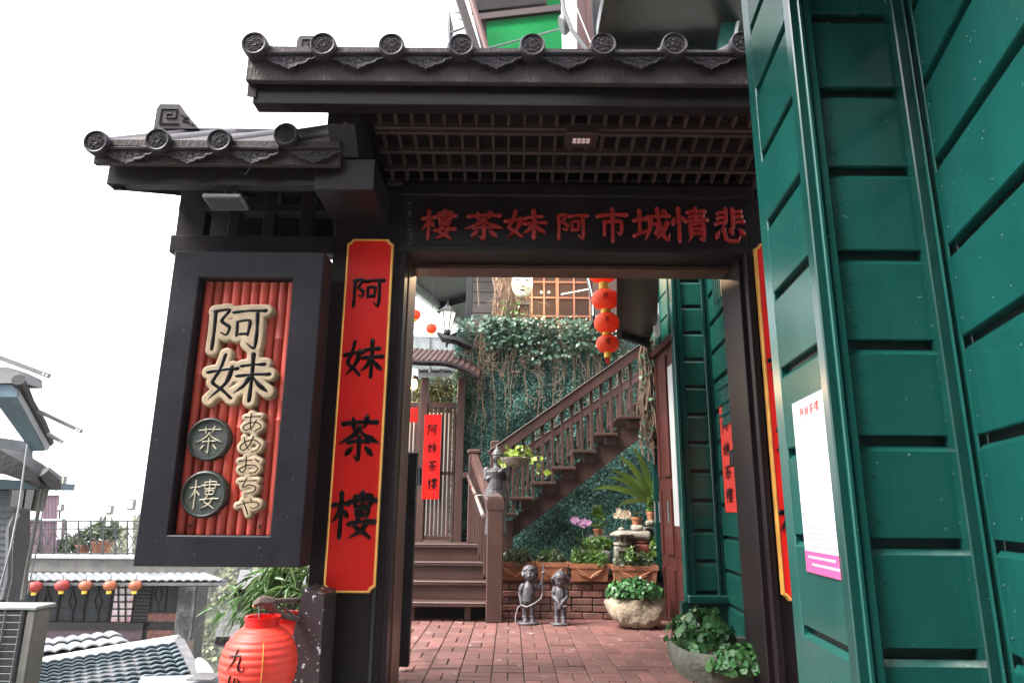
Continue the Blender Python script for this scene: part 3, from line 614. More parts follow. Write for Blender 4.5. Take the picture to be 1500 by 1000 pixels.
couplet('tall red couplet board with gilt edge facing the street between signboard and doorway', bx0, bx1, bz1, bz0, GY-.003, ch4, ((bx0+bx1)/2, GY, bz0))
rx0 = xr0+.03; couplet('red couplet board almost hidden behind the green house corner', rx0, rx0+bx1-bx0, bz1-.02, bz0-.02, GY-.034, ch4, (rx0+.15, GY, bz0))

# ------------------------------------------------------------------ small things on the gate
fl = thing('floodlight', 'small grey floodlight hanging under the side roof above the signboard', 'floodlight', P(330, 290, 3.9)); p = P(331, 296, 3.86)
q = MB(); q.obox(p, (.115, 0, 0), (0, .075, -.01), (0, .003, .014), .005); q.build('housing', M['grey'], fl)
MB().obox(p+V((-.055, .02, .028)), (.045, 0, 0), (0, .03, 0), (0, 0, .016), .004).build('driver_box', M['grey'], fl)
MB().obox(p+V((0, -.01, -.018)), (.10, 0, 0), (0, .06, -.008), (0, .0004, .002), .001).build('glass', mat('lamp_glass', (.05, .05, .052), .6, spec=.2), fl)
MB().tube([p+V((-.03, .02, .02)), p+V((-.02, .03, .10)), P(345, 256, 3.95)], .006, 6).tube([p+V((.04, .02, .02)), P(345, 256, 3.95)], .012, 6).build('bracket', M['grey'], fl)
MB().tube([P(352, 252, 3.8), P(362, 262, 3.84), P(350, 268, 3.86), P(368, 244, 3.76)], .003, 5).build('cable', M['black'], fl)
dl = thing('ceiling_light', 'small square ceiling light set in the lattice under the eave', 'light', (0, 0, 0)); p = P(851, 204, 3.84); WM[dl] = Matrix.Translation(p); dl.location = p
MB().box(p.x-.10, p.x+.10, p.y-.09, p.y+.09, p.z-.012, p.z+.06, .004).build('frame', M['reddark'], dl)
for i in range(4):
    for j in range(2): MB().box(p.x-.052+i*.028, p.x-.030+i*.028, p.y-.03+j*.032, p.y-.006+j*.032, p.z-.016, p.z-.009, .002).build('lamp_cell', mat('dim_lamp', (.5, .35, .35), .4, emit=((1, .7, .7), .05)) if 'dim' not in M else M['dim'], dl)
bx('upper_panel', xl0, xr0+.55, GY+.12, GY+.30, zTop+.08, ez1+.5, M['ink'], gate)  # panel added to seal out light between ceiling lattice and lintel
# ================================================================== GREEN CLAPBOARD HOUSE beside the street
def hit(u, v, p0, n):                                             # pixel ray meets a plane
    d = (u-750)*RIGHT + (500-v)*UP + FPX*FWD; return d*(V(p0).dot(V(n))/d.dot(V(n)))
def planks(root, p0, p1, zgap, pitch, k0, k1, m, gap=.028, th=.03, toward=(0, 0), name='plank'):
    p0, p1 = V((p0[0], p0[1], 0)), V((p1[0], p1[1], 0)); d = (p1-p0); L_ = d.length; d.normalize(); n = V((-d.y, d.x, 0))
    if n.dot(V((toward[0], toward[1], 0))-p0) < 0: n = -n
    h = pitch-gap; sec = [(0, 0), (th*.85, 0), (th, .004), (th, h-.020), (th-.004, h-.016), (th*.4, h), (0, h)]
    mx = Matrix(((d.x, n.x, 0, 0), (d.y, n.y, 0, 0), (0, 0, 1, 0), (0, 0, 0, 1)))
    mb = MB().prism([mx @ V((-L_/2, y, z)) for y, z in sec], mx @ V((L_, 0, 0))); me, c = mb.mesh(name, m, 20)
    for k in range(k0, k1): 
        q = (p0+p1)/2+V((0, 0, zgap+k*pitch+gap/2)); link(name, me, Matrix.Translation(q+c+n*random.uniform(-.0015, .0015)), root)
    nm_, nc_ = MB().ball((0, 0, 0), .0045, n=6).mesh('nail', M['greentrim'])
    if name == 'plank' and m is M['green']:
        for k in range(k0, k1):
            for e in (.035, L_-.035) if L_ < 1.2 else (.05, .45, .85, 1.25, 1.65):
                for zz_ in (.07, .23): link('nail', nm_, Matrix.Translation(p0+d*e+n*th+V((0, 0, zgap+k*pitch+zz_+random.uniform(-.006, .006)))), root)
    q = p0-n*.02; b = MB().prism([q, p1-n*.02, p1-n*.004, p0-n*.004], (0, 0, (k1-k0)*pitch)); o = b.build('wall', M['greendark'], root); o.location.z += zgap+k0*pitch; WM[o] = WM[o] @ Matrix.Translation((0, 0, zgap+k0*pitch))
    return n
house = thing('green_house', 'green clapboard house front stepping towards the viewer at the right, white poster on it', 'building', (1.5, 2.4, -1.62))
yf, yn = 2.96, 2.42; xf, xn = PX(1146, 500, yf), PX(1214, 500, yn); ZG, PT = -.098, .348
nw = planks(house, (xf, yf), (xn, yn), ZG, PT, -5, 8, M['green'])
x1_, x2_ = PX(1240, 500, yn), PX(1380, 500, yn)
planks(house, (x1_, yn+.02), (x2_, yn+.02), ZG, PT, -5, 8, M['green'], .034)
x3_ = PX(1424, 500, 2.36); sl = .272; xe = x3_-sl*(2.36+1.2)
planks(house, (x3_, 2.36), (xe, -1.2), ZG, PT, -5, 8, M['green'], .032, .035)
zb, zt = ZG-5*PT, ZG+8*PT
def vstrip(u0_, u1_, y0, y1, m=M['greentrim'], nm='corner_board'): return bx(nm, PX(u0_, 500, y0), PX(u1_, 500, y0), y0, y1, zb, zt, m, house, .005)
vstrip(1139, 1154, 2.93, 3.02, M['green'])
vstrip(1206, 1221, 2.385, 2.44); vstrip(1222, 1229, 2.372, 2.43, M['green']); vstrip(1229.5, 1243, 2.385, 2.45, M['green'])
vstrip(1378, 1396, 2.372, 2.46); vstrip(1397, 1400, 2.36, 2.44, M['green']); vstrip(1401, 1409, 2.372, 2.45); vstrip(1410, 1413, 2.355, 2.44, M['green']); vstrip(1414, 1426, 2.365, 2.45)
MB().prism([(xf+.03, yf+.05, 0), (xf+.03, yf+.07, 0), (3.0, yf+.07, 0), (3.0, yf+.05, 0)], (0, 0, zt-zb)).build('return_wall', M['greendark'], house).location.z += zb
# poster stuck on the narrow bay
pst = thing('poster', 'white paper notice with red title and pink foot on the narrow green bay', 'poster', (1.15, 2.6, 0))
dn = V(nw); p0_ = V((xf, yf, 0))+dn*.033; A, B, C_ = hit(1161, 591.5, p0_, dn), hit(1207.5, 569, p0_, dn), hit(1183.5, 838, p0_, dn)
dw = V((B.x-A.x, B.y-A.y, 0)); ln_ = dw.length*1.0; dw.normalize(); top, hgt = (A.z+B.z)/2, (A.z+B.z)/2-(C_.z+hit(1236.6, 848, p0_, dn).z)/2
O = V((A.x, A.y, top)); W = mat('white_poster_paper', (.50, .51, .53), .22, .04, 3); PK = mat('pink_print', (.60, .08, .22), .2, .05); RT = mat('red_print', (.34, .03, .03), .3); GT = mat('grey_print', (.32, .33, .37), .3)
F_ = flat(O, dw*ln_, V((0, 0, -hgt)), dn)
def fslab(x0, y0, x1, y1, h0, h1): return MB().prism([F_(x0, y0, h0), F_(x1, y0, h0), F_(x1, y1, h0), F_(x0, y1, h0)], dn*(h1-h0))
fslab(0, 0, 1, 1, 0, .003).build('sheet', W, pst); fslab(0, .88, 1, 1, .0031, .0036).build('pink_foot', PK, pst)
for i, ch in enumerate('阿妹茶樓'):
    o = F_(.24+.15*i, .045, .0032); glyph(MB(), ch, flat(o, dw*ln_*.13, V((0, 0, -hgt*.062)), dn), 12, .0012).build('character', RT, pst, smooth=50)
for yy in (.03, .12): fslab(.02 if yy > .1 else .06, yy, .98 if yy > .1 else .09, yy+.002, .0031, .0034).build('rule', GT, pst)
mb = MB(); mk = MB()
for yy in (.745, .772, .80, .845):
    x = .1
    while x < .92:
        w_ = random.uniform(.018, .03); mb.add([F_(x, yy, .0033), F_(x+w_, yy, .0033), F_(x+w_, yy+.012, .0033), F_(x, yy+.012, .0033)], [(0, 1, 2, 3)]); x += w_+.012
for yy, a, b in ((.905, .1, .85), (.945, .2, .95)):
    x = a
    while x < b:
        w_ = random.uniform(.012, .026); mk.add([F_(x, yy, .0039), F_(x+w_, yy, .0039), F_(x+w_, yy+.014, .0039), F_(x, yy+.014, .0039)], [(0, 1, 2, 3)]); x += w_+.012
mb.build('small_print', mat('pale_grey_print', (.20, .21, .24), .3), pst, kind='stuff'); mk.build('small_print', W, pst, kind='stuff')

# ================================================================== INNER COURTYARD: green house on the right
inner = thing('inner_house', 'green clapboard house inside the courtyard with maroon doors and dark overhanging eave', 'building', (1.8, 6, FZ))
IP = .272; iz = FZ+.30
planks(inner, (1.765, 4.72), (1.875, 6.18), iz, IP, -1, 12, M['teal'])
bxl, bxr = PX(1006, 600, 6.18), PX(1040, 600, 6.18)
zbay = PH(1020, 871, 6.16); bx('wall', bxl, 2.05, 6.245, 6.3, zbay-.1, zbay+3.6, M['greendark'], inner); planks(inner, (bxl, 6.2), (1.93, 6.2), zbay+.02, .255, 0, 13, M['teal'], .03, .02)
def ivs(u0_, u1_, y0, y1, z0, z1, m): bx('corner_board', PX(u0_, 600, y0), PX(u1_, 600, y0), y0, y1, z0, z1, m, inner)
ZI = iz+12*IP
ivs(992, 997, 6.14, 6.24, zbay, ZI, M['green']); ivs(997.5, 1006, 6.155, 6.24, zbay, ZI, M['green']); ivs(1037, 1042, 6.12, 6.2, zbay, ZI, M['greentrim']); ivs(1043, 1049, 6.13, 6.22, zbay, ZI, M['green'])
MB().box(PX(992, 600, 6.14), PX(1052, 600, 6.14), 6.08, 6.24, zbay-.06, zbay+.005, .01).build('sill', M['green'], inner)
bx('plinth', PX(1000, 900, 6.18), 1.9, 6.2, 6.3, FZ, zbay-.061, M['greentrim'], inner)
# maroon doors along the back part of the house
dx0, dx1 = 1.585, 1.555
def depthbox(nm, y0, y1, z0, z1, m, off=0., th=.05, parent=inner):
    xa_, xb_ = dx0+(dx1-dx0)*(y0-6.25)/1.2-off, dx0+(dx1-dx0)*(y1-6.25)/1.2-off
    return MB().prism([(xa_, y0, z0), (xb_, y1, z0), (xb_+th, y1, z0), (xa_+th, y0, z0)], (0, 0, z1-z0)).build(nm, m, parent)
zdt = PH(985, 512, 6.8)
depthbox('wall', 6.26, 7.6, FZ, ZI+.6, M['greentrim'], -.07)
for k, (a, b) in enumerate(((6.30, 6.70), (6.72, 7.10), (7.12, 7.32))):
    d = depthbox('door', a, b, FZ+.02, zdt, M['doorred'], 0, .06); rails = [FZ+.03, FZ+.55, FZ+.62, FZ+1.3, FZ+1.36, zdt-.03]
    for i in (0, 2, 4): depthbox('door_panel', a+.06, b-.06, rails[i]+.03, rails[i+1]-.03, M['doorred'], .018, .017, d)
    MB().tube([V((1.50-.0, b-.03, FZ+.95)), V((1.50, b-.03, FZ+1.15))], .01, 6).build('handle', M['grey'], d)
depthbox('door_frame', 6.27, 6.30, FZ, zdt+.06, M['doorred'], .05, .06); depthbox('door_frame', 7.33, 7.40, FZ, zdt+.06, M['greentrim'], .05, .08); depthbox('door_frame', 6.31, 7.325, zdt+.005, zdt+.07, M['doorred'], .05, .06)
for k in range(9): depthbox('plank', 6.27, 7.45, zdt+.09+k*.255, zdt+.32+k*.255, M['teal'], 0, .03)
for yy in (6.55, 6.95): depthbox('corner_board', yy, yy+.05, zdt+.075, ZI, M['green'], .02, .02)
# overhanging dark eave of the inner house
ez = 1.78; pts = [PZ(908, 380, ez), PZ(907, 487, ez), PZ(950, 502, ez)]; pts += [PZ(963, 470, ez), PZ(966, 385, ez)]
MB().prism(pts, (0, 0, .16)).build('eave', M['black'], inner)
MB().bar(pts[0]+V((0, 0, -.02)), pts[1]+V((0, 0, -.02)), .05, .08).build('eave_gutter', M['dark'], inner); MB().bar(pts[1]+V((0, 0, -.02)), pts[2]+V((0, 0, -.02)), .05, .06).build('eave_gutter', M['dark'], inner)
MB().box(PX(957, 460, 6.5), PX(966, 460, 6.5), 6.48, 6.55, PH(960, 492, 6.5), PH(960, 444, 6.5), .008).build('white_shutter', M['white'], inner)
# little slatted window guard near the gate
for k in range(5): MB().bar((1.765+.0753*(.75+.06*k)-.06, 5.47+.06*k, PH(1082, 622, 5.6)), (1.765+.0753*(.75+.06*k)-.06, 5.47+.06*k, PH(1082, 560, 5.6)), .012, .03, (0, 1, 0)).build('guard_bar', M['teal'], inner)
for vv in (566, 590, 606): 
    z = PH(1082, vv, 5.6); MB().bar((1.745, 5.40, z), (1.775, 5.80, z), .03, .02).build('guard_rail', M['teal'], inner)
for k in range(5): MB().bar((1.80-.03+.004*k, 5.5+.07*k, PH(1060, 445, 5.7)), (1.80-.03+.004*k, 5.5+.07*k, PH(1060, 395, 5.7)), .012, .03, (0, 1, 0)).build('guard_bar', M['teal'], inner)
# notices pasted on the inner house
def notice(nm, label, y0, y1, z0, z1, m, off=.034):
    xa_, xb_ = 1.765+(.11/1.46)*(y0-4.72)-off, 1.765+(.11/1.46)*(y1-4.72)-off
    return tag(MB().prism([(xa_, y0, z0), (xb_, y1, z0), (xb_, y1, z1), (xa_, y0, z1)], (-.004, 0, 0)).build(nm, m, None), label, 'notice')
M['redpaper'] = mat('red_paper', (.62, .035, .02), .55, .1, 6)
rp_ = thing('paper_banner', 'red paper banner pasted on green boards beside the slatted guard', 'banner', (1.79, 5.4, -.8))
o = notice('paper', '', 5.50, 5.95, PH(1080, 750, 5.7), PH(1080, 588, 5.7), M['redpaper']); del o['label'], o['category']; o.parent = rp_; o.matrix_local = WM[rp_].inverted() @ WM[o]
for i in range(4):
    z = PH(1080, 612+i*34, 5.7); xx = 1.765+(.11/1.46)*(.95)-.043; glyph(MB(), '阿妹茶樓'[i], flat((xx+.008, 5.85, z), (-.0166, -.22, 0), (0, 0, -.12), (-1, 0, 0)), 9, .002).build('character', M['ink'], rp_, smooth=50)
M['greysheet'] = mat('pale_grey_sheet', (.36, .37, .37), .6, .1, 4)
ws = depthbox('notice', 6.33, 6.50, PH(995, 770, 6.4), PH(995, 535, 6.4), M['greysheet'], .068, .006, None); tag(ws, 'long white sheet fixed beside the maroon door', 'notice')

# ================================================================== HEDGE WALL at the back of the courtyard
HY = 8.75; hx0, hx1 = PX(668, 560, HY), 2.0; hzt = PH(800, 486, HY)
hw = thing('green_wall', 'tall wall covered in teal hedge leaves and trailing ivy behind the stairs', 'wall', (.7, HY, FZ))
M['wallback'] = mat('dark_wall_backing', (.045, .095, .08), .9, .4, 8, .6, 40)
bx('wall', hx0, hx1, HY+.02, HY+.30, FZ, hzt, M['wallback'], hw)
n_ = 62000; px_ = rng.uniform(hx0-.02, hx1, n_); pz_ = rng.uniform(FZ, hzt+.03, n_)
bulge = .05*np.sin(px_*5.1+np.sin(pz_*3)*2)*np.sin(pz_*4.3)+.03*np.sin(px_*13)*np.sin(pz_*11)
leaves(np.stack([px_, HY-.03-bulge-rng.uniform(0, .035, n_), pz_], 1), np.tile((0, -.8, .45), (n_, 1)), .026, M['hedge'], 'hedge_foliage', hw, .7, .4, .75, kind='stuff')
e_ = 4200; px2 = rng.uniform(hx0-.03, hx0+.05, e_); leaves(np.stack([px2, HY+rng.uniform(-.08, .3, e_), rng.uniform(FZ, hzt, e_)], 1), np.tile((-.8, -.3, .4), (e_, 1)), .034, M['hedge'], 'hedge_foliage', hw, .7, .4, .7, kind='stuff')
# ivy mantling the top and hanging in tongues
pp = []
for k in range(20):
    cx = rng.uniform(hx0+.25, 1.55); L_ = rng.uniform(.12, .55) * (1.2 if cx > .1 else .8); m_ = int(45+110*L_)
    z = hzt+.14-rng.power(1.2, m_)*L_; pp.append(np.stack([cx+rng.normal(0, .085, m_), HY-.13-rng.uniform(0, .12, m_), z], 1))
m_ = 1000; pp.append(np.stack([rng.uniform(hx0, 1.7, m_), HY+rng.uniform(-.16, .1, m_), hzt+rng.normal(.05, .06, m_)], 1))
pp = np.concatenate(pp); leaves(pp, np.tile((0, -.75, .6), (len(pp), 1)), .052, M['ivy'], 'ivy_mantle', hw, .85, .5, .55, kind='stuff')
mb = MB()
for k in range(95):                                               # bare hanging stems
    x = rng.uniform(hx0+.1, 1.6); z = hzt+rng.uniform(-.1, .15); L_ = rng.uniform(.3, 1.9)*(1 if rng.random() < .6 else .5); pts = []; y = HY-.13
    for i in range(9): pts.append((x, y-.02*math.sin(i+k), z-L_*i/8)); x += rng.normal(0, .022)
    mb.tube(pts, rng.uniform(.0022, .0042), 4, caps=False)
for k in range(60):
    x = rng.uniform(hx0+.1, 1.2); z = hzt-rng.uniform(.1, .9); pts = []
    for i in range(6): pts.append((x, HY-.14-.03*random.random(), z)); x += rng.normal(0, .06); z -= rng.uniform(-.02, .09)
    mb.tube(pts, .0035, 4, caps=False)
mb.build('hanging_stems', M['root'], hw, kind='stuff')
# olive hedge panel beyond the small gate
hz_ = thing('hedge_panel', 'olive green hedge panel seen over the lattice fence of the small gate', 'hedge', (-1.1, 9.3, FZ))
a_, b_ = PX(600, 560, 9.3), PX(672, 560, 9.3); bx('panel_backing', a_, b_, 9.32, 9.42, FZ, PH(640, 553, 9.3), M['wallback'], hz_)
n_ = 6000; leaves(np.stack([rng.uniform(a_, b_, n_), 9.27+rng.uniform(-.05, .04, n_), rng.uniform(PH(640, 760, 9.3), PH(640, 553, 9.3), n_)], 1), np.tile((0, -.8, .4), (n_, 1)), .036, M['hedgeol'], 'foliage', hz_, .7, .4, .7, kind='stuff')

# ================================================================== STEPS up to the landing and the wooden staircase
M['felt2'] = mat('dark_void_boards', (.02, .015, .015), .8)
st = thing('entry_steps', 'four broad brown wooden steps rising from the brick floor to a landing', 'steps', (-.6, 7.4, FZ))
xs0, LZ = PX(560, 850, 7.3), -.375
rows = ((882, 7.08), (852, 7.34), (825, 7.60), (797, 7.86))
zs = [FZ+.170*(i+1) for i in range(4)]; LZ = zs[3]; xr_ = [PX(u, 850, y) for (u, y) in ((724, 7.08), (717, 7.34), (710, 7.60), (703, 7.86))]
for i, ((v, y), z) in enumerate(zip(rows, zs)):
    bx('tread', xs0, xr_[i], y-.015, y+.31 if i < 3 else 9.25, z-.034, z, M['brownp'], st, .006)
    if i: bx('riser', xs0, xr_[i]-.01, y+.012, y+.03, zs[i-1]+.001, z-.035, M['brownp'], st)
    bx('nosing_strip', xs0, xr_[i]-.01, y-.018, y+.03, z+.0005, z+.004, mat('pale_step_edge', (.20, .155, .15), .45, .3, 8) if 'edge' not in M else M['edge'], st, .001)  # paler strip along each tread edge
for uu in (600, 681, 712): bx('support_post', PX(uu, 895, 7.2), PX(uu+9, 895, 7.2), 7.16, 7.22, FZ, zs[0]-.036, M['brown'], st)
bx('plinth', xs0-.6, xr_[3]-.05, 7.98, 9.3, FZ-.3, LZ-.04, M['felt2'], st); bx('back_board', xs0-.5, xr_[0]+.03, 7.40, 7.42, FZ-.2, zs[0]-.045, M['felt2'], st); bx('side_board', xr_[0]-.03, xr_[0]-.006, 7.2, 8.3, FZ+.02, zs[0]-.04, M['brown'], st)  # dark plinth and back board are fillers for the void under the treads
# balustrade beside the steps
ra = thing('step_railing', 'brown railing with capped newel and steel grab rail beside the entry steps', 'railing', (-.15, 7.1, FZ))
nx0, nx1 = PX(713, 800, 7.02), PX(737, 800, 7.02); nzt = PH(725, 742, 7.02)
nl = MB().box(nx0, nx1, 7.02, 7.18, FZ, nzt, .008).build('newel', M['brown'], ra)
MB().lathe([(.118, -.03), (.118, .06), (.1, .10), (.04, .135), (0, .14)], 4, Matrix.Translation(((nx0+nx1)/2, 7.10, nzt)) @ Matrix.Rotation(math.pi/4, 4, 'Z')).build('cap', M['brown'], nl, smooth=20)
bkx = PX(700, 700, 8.2); bzt = PH(700, 664, 8.2); bk = bx('back_post', PX(686, 700, 8.2), PX(701, 700, 8.2), 8.2, 8.32, LZ, bzt, M['brown'], ra, .008); bx('cap', PX(685, 700, 8.2)-.01, PX(702, 700, 8.2)+.01, 8.19, 8.33, bzt, bzt+.05, M['brown'], bk, .012)
rA, rB = V(((nx0+nx1)/2-.02, 7.12, nzt-.05)), V((PX(694, 690, 8.2), 8.22, bzt-.05)); MB().bar(rA, rB, .075, .10).build('handrail', M['brown'], ra)
for k in range(7):
    t = (k+.7)/7.5; p = rA.lerp(rB, t); zl = FZ+.17*(1+4*t) if t < .7 else LZ; MB().bar((p.x, p.y, zl-.03), (p.x, p.y, p.z-.03), .03, .03, (0, 1, 0)).build('baluster', M['brown'], ra)
gA, gB = P(708, 755, 7.06), P(686, 697, 8.05); gr_ = MB().tube([gA, gA.lerp(gB, .45)], .021, 8).tube([gA.lerp(gB, .5), gB], .021, 8).tube([gA, gA+V((.05, .04, .01))], .012, 6).tube([gA.lerp(gB, .47)+V((0, 0, -.0)), gA.lerp(gB, .47)+V((.07, .02, .0))], .012, 6)
gr_.build('grab_rail', M['steel'], ra)
# staircase
sc = thing('staircase', 'brown wooden staircase with open treads climbing right in front of the hedge wall', 'staircase', (.6, 7.7, FZ)); FY, BY = 7.66, 8.45
tr = ((738, 757, 751), (747, 783, 727), (778, 814, 705), (808, 843, 683), (838, 873, 659), (871, 904, 634), (904, 940, 609), (936, 972, 583))
for a, b, v in tr:
    A = P(a, v, FY); B = P(b, v, FY); bx('tread', A.x, B.x, FY-.04, BY, A.z-.035, A.z, M['brownp'], sc, .005)
    MB().box(A.x+.12, B.x-.015, FY+.012, FY+.052, A.z-.13, A.z-.036).build('tread_bracket', M['brown'], sc)
s1, s2, s3, s4 = P(736, 752, FY+.05), P(740, 790, FY+.05), P(965, 617, FY+.05), P(965, 588, FY+.05)
MB().prism([P(738, 771, FY+.05), P(738, 800, FY+.05), P(752, 786, FY+.05), P(975, 612, FY+.05), P(975, 572, FY+.05)], (0, .07, 0)).build('stringer', M['brown'], sc)
MB().prism([P(738, 771, BY-.1), P(738, 800, BY-.1), P(752, 786, BY-.1), P(975, 600, BY-.1), P(975, 565, BY-.1)], (0, .07, 0)).build('stringer', M['brown'], sc)
bx('newel', PX(737, 780, FY), PX(751, 780, FY), FY+.0, FY+.12, FZ, PH(740, 762, FY), M['brown'], sc)
hr = [((718, 668), (945, 508), FY, 15, 1), ((726, 690), (945, 545), BY-.05, 11, 0)]
for (a, b, y, w, f) in hr:
    A, B = P(*a, y), P(*b, y); MB().bar(A, B, .09, w*y/1000).build('handrail', M['brown'], sc); MB().bar(A+V((0, 0, w*y/2000+.006)), B+V((0, 0, w*y/2000+.006)), .11, .012).build('rail_cap', M['brown'], sc)
for k in range(15):
    u = 738+k*14.2; vt = 668-(u-718)*160/227+3; tv = min((v for a, b, v in tr if a-4 <= u <= b+14), default=600); vb = next((v for a, b, v in tr if a <= u+7 < b+10), 600)
    A, B = P(u, vt, FY), P(u, vb, FY); MB().bar((A.x, FY+.01, B.z), (A.x, FY+.01, A.z), .034, .034, (0, 1, 0)).build('baluster', M['brown'], sc)
for k in range(14):
    u = 744+k*14.6; vt = 690-(u-726)*145/219+3; vb = next((v for a, b, v in tr if a <= u+7 < b+10), 600)-5; A, B = P(u, vt, BY-.05), P(u, vb, BY-.05)
    if B.z < A.z: MB().bar((A.x, BY-.05, B.z), (A.x, BY-.05, A.z), .034, .034, (0, 1, 0)).build('baluster', M['brown'], sc)
bx('newel', PX(718, 690, FY+.3), PX(731, 690, FY+.3), FY+.3, FY+.40, LZ, PH(725, 645, FY+.3), M['brown'], sc, .008)

# ================================================================== SMALL GATE with the curved roof at the back left
sg_ = thing('small_gate', 'small lattice gate with curved brown roof and posts at the top of the steps', 'gate', (-1.0, 8.6, LZ)); QY = 8.55
for a, b in ((613, 624), (668, 679)): bx('post', PX(a, 650, QY), PX(b, 650, QY), QY, QY+.11, LZ, PH(650, 553, QY), M['brown'], sg_)
mb = MB(); n = 14; prof = []
for i in range(n+1):
    t = i/n; u = 588+(701-588)*t; v = 523+8*math.sin(t*3.1)*0+ (25*(1-(1-t)**2.2) if t < 1 else 25); v = 524+26*(t**1.0)-9*math.sin(math.pi*t)+ (3*math.sin(math.pi*t*2)); prof.append((u, v))
top_ = [P(u, v, QY-.35) for u, v in prof]; ou = [V((p.x, QY+.55, p.z+.34)) for p in top_]
vs = top_+ou+[p+V((0, 0, -.07)) for p in top_]+[p+V((0, 0, -.05)) for p in ou]; k_ = n+1
mb.add(vs, [(i, i+1, k_+i+1, k_+i) for i in range(n)]+[(2*k_+i+1, 2*k_+i, 3*k_+i, 3*k_+i+1) for i in range(n)]+[(i+1, i, 2*k_+i, 2*k_+i+1) for i in range(n)]+[(0, k_, 3*k_, 2*k_), (n, 2*k_+n, 3*k_+n, k_+n)])
rf = mb.build('roof', M['brown'], sg_, smooth=50)
for i in range(1, n, 1): MB().tube([top_[i]+V((0, -.004, .006)), ou[i]+V((0, 0, .006))], .011, 6).build('roof_rib', M['brown'], rf)
MB().tube([p+V((0, -.01, -.035)) for p in top_], .034, 8).build('roof_edge', M['dark'], rf)
fx0, fx1 = PX(592, 680, QY), PX(666, 680, QY); fzt = PH(640, 592, QY)
bx('top_rail', PX(592, 595, QY), PX(667, 595, QY), QY+.02, QY+.08, fzt-.04, fzt+.03, M['brown'], sg_); bx('bottom_rail', fx0, fx1, QY+.02, QY+.08, LZ+.02, LZ+.07, M['brown'], sg_); bx('mid_rail', fx0, fx1, QY+.03, QY+.07, PH(640, 695, QY), PH(640, 690, QY), M['brown'], sg_)
me, c_ = MB().box(-.016, .016, QY+.03, QY+.06, LZ+.071, fzt-.041, .003).mesh('slat', M['brown'])
for k in range(13): link('slat', me, Matrix.Translation(c_+V((fx0+.02+(fx1-fx0-.04)*k/12, 0, 0))), sg_)
bx('stile', PX(608, 680, QY), PX(616, 680, QY), QY+.015, QY+.085, LZ, fzt, M['brown'], sg_)
bx('white_screen', fx0-.3, fx1, QY+.42, QY+.44, LZ, fzt-.05, mat('dull_white_screen', (.33, .33, .32), .7, .3, 2), sg_)
bx('cross_rail', PX(679, 695, QY), PX(720, 695, QY), QY-.1, QY-.03, PH(700, 700, QY), PH(700, 692, QY), M['brown'], sg_)
cp = thing('hanging_banner', 'narrow red banner with four black characters on the lattice gate', 'banner', P(632, 730, QY))
pn = bx('panel', PX(620, 668, QY-.01), PX(645, 668, QY-.01), QY-.012, QY-.002, PH(632, 731, QY), PH(632, 607, QY), M['red'], cp, .002)
for i, ch in enumerate('阿妹茶樓'): pxglyph(ch, 626, 620+i*26.5, 640, 637+i*26.5, QY-.012, M['ink'], pn, 11, .005)
rs = thing('red_plaque', 'small red plaque with dark characters beside the lattice gate top', 'sign', P(602, 617, 8.3)); pn = bx('panel', PX(590, 607, 8.3), PX(612, 607, 8.3), 8.3, 8.31, PH(597, 618, 8.3), PH(597, 597, 8.3), M['red'], rs, .002)
for i, ch in enumerate('妹茶'): pxglyph(ch, 594+i*9, 602, 602+i*9, 612, 8.3, M['letter'], pn, 11, .003)
wl = thing('wall_lamp', 'glowing warm wall lamp under the curved roof of the small gate', 'lamp', P(606, 565, 8.9)); p = P(606, 563, 8.9)
MB().ball(p, .05, .05, .07, 10).build('lamp_glass', mat('lit_lamp_glass', (1, .8, .5), .3, emit=((1, .62, .28), 9)), wl); MB().tube([p+V((0, 0, -.07)), p+V((0, .02, -.18)), p+V((.0, .2, -.26))], .014, 6).build('lamp_arm', M['black'], wl); MB().lathe([(.07, 0), (.05, .05), (.0, .07)], 10, Matrix.Translation(p+V((0, 0, .06)))).build('lamp_cap', M['black'], wl)
for nm, pos, en, col, rad in (('lamp_light', p+V((-.05, -.12, 0)), 14, (1, .62, .3), .06),):
    l = bpy.data.lights.new(nm, 'POINT'); l.energy = en; l.color = col; l.shadow_soft_size = rad; lo = bpy.data.objects.new(nm, l); COL.objects.link(lo); lo.location = pos
tag(bx('white_wall', PX(560, 560, 9.6), PX(611, 560, 9.6), 9.6, 9.7, LZ, PH(600, 540, 9.6), M['white'], None), 'white rendered wall behind the glowing wall lamp', 'wall')

# ================================================================== ROOFS, TREE AND WINDOW ABOVE THE HEDGE WALL
up = thing('terrace_roof', 'dark sloping terrace roof with white edge beam above the small gate', 'roof', (-.2, 10, 2.9))
E0, E1 = PZ(596, 415, 4.2), PZ(692, 489, 4.2); dE = (E1-E0); E0b = E0-dE*.35; E1b = E1+dE*.2
MB().prism([E0b, E1b, E1b+V((4.2, -.4, 1.1)), E0b+V((4.2, -.4, 1.1))], (0, 0, .1)).build('roof_sheet', M['grey2'] if 'grey2' in M else mat('dark_sheet_roof', (.045, .045, .05), .5, .2, 5), up)
MB().bar(E0b, E1b, .10, .16).build('edge_beam', M['white'], up); MB().bar(E0b+V((.12, 0, -.03)), E1b+V((.12, 0, -.03)), .08, .12).build('edge_beam', M['grey'], up)
for t in (.15, .45, .75): 
    a = E0b.lerp(E1b, t)+V((.1, 0, -.06)); MB().bar(a, a+V((4.1, -.4, 1.08)), .07, .14).build('rafter', M['black'], up)
bx('post', PX(683, 430, 9.2), PX(692, 430, 9.2), 9.2, 9.3, hzt, 3.8, M['black'], up)
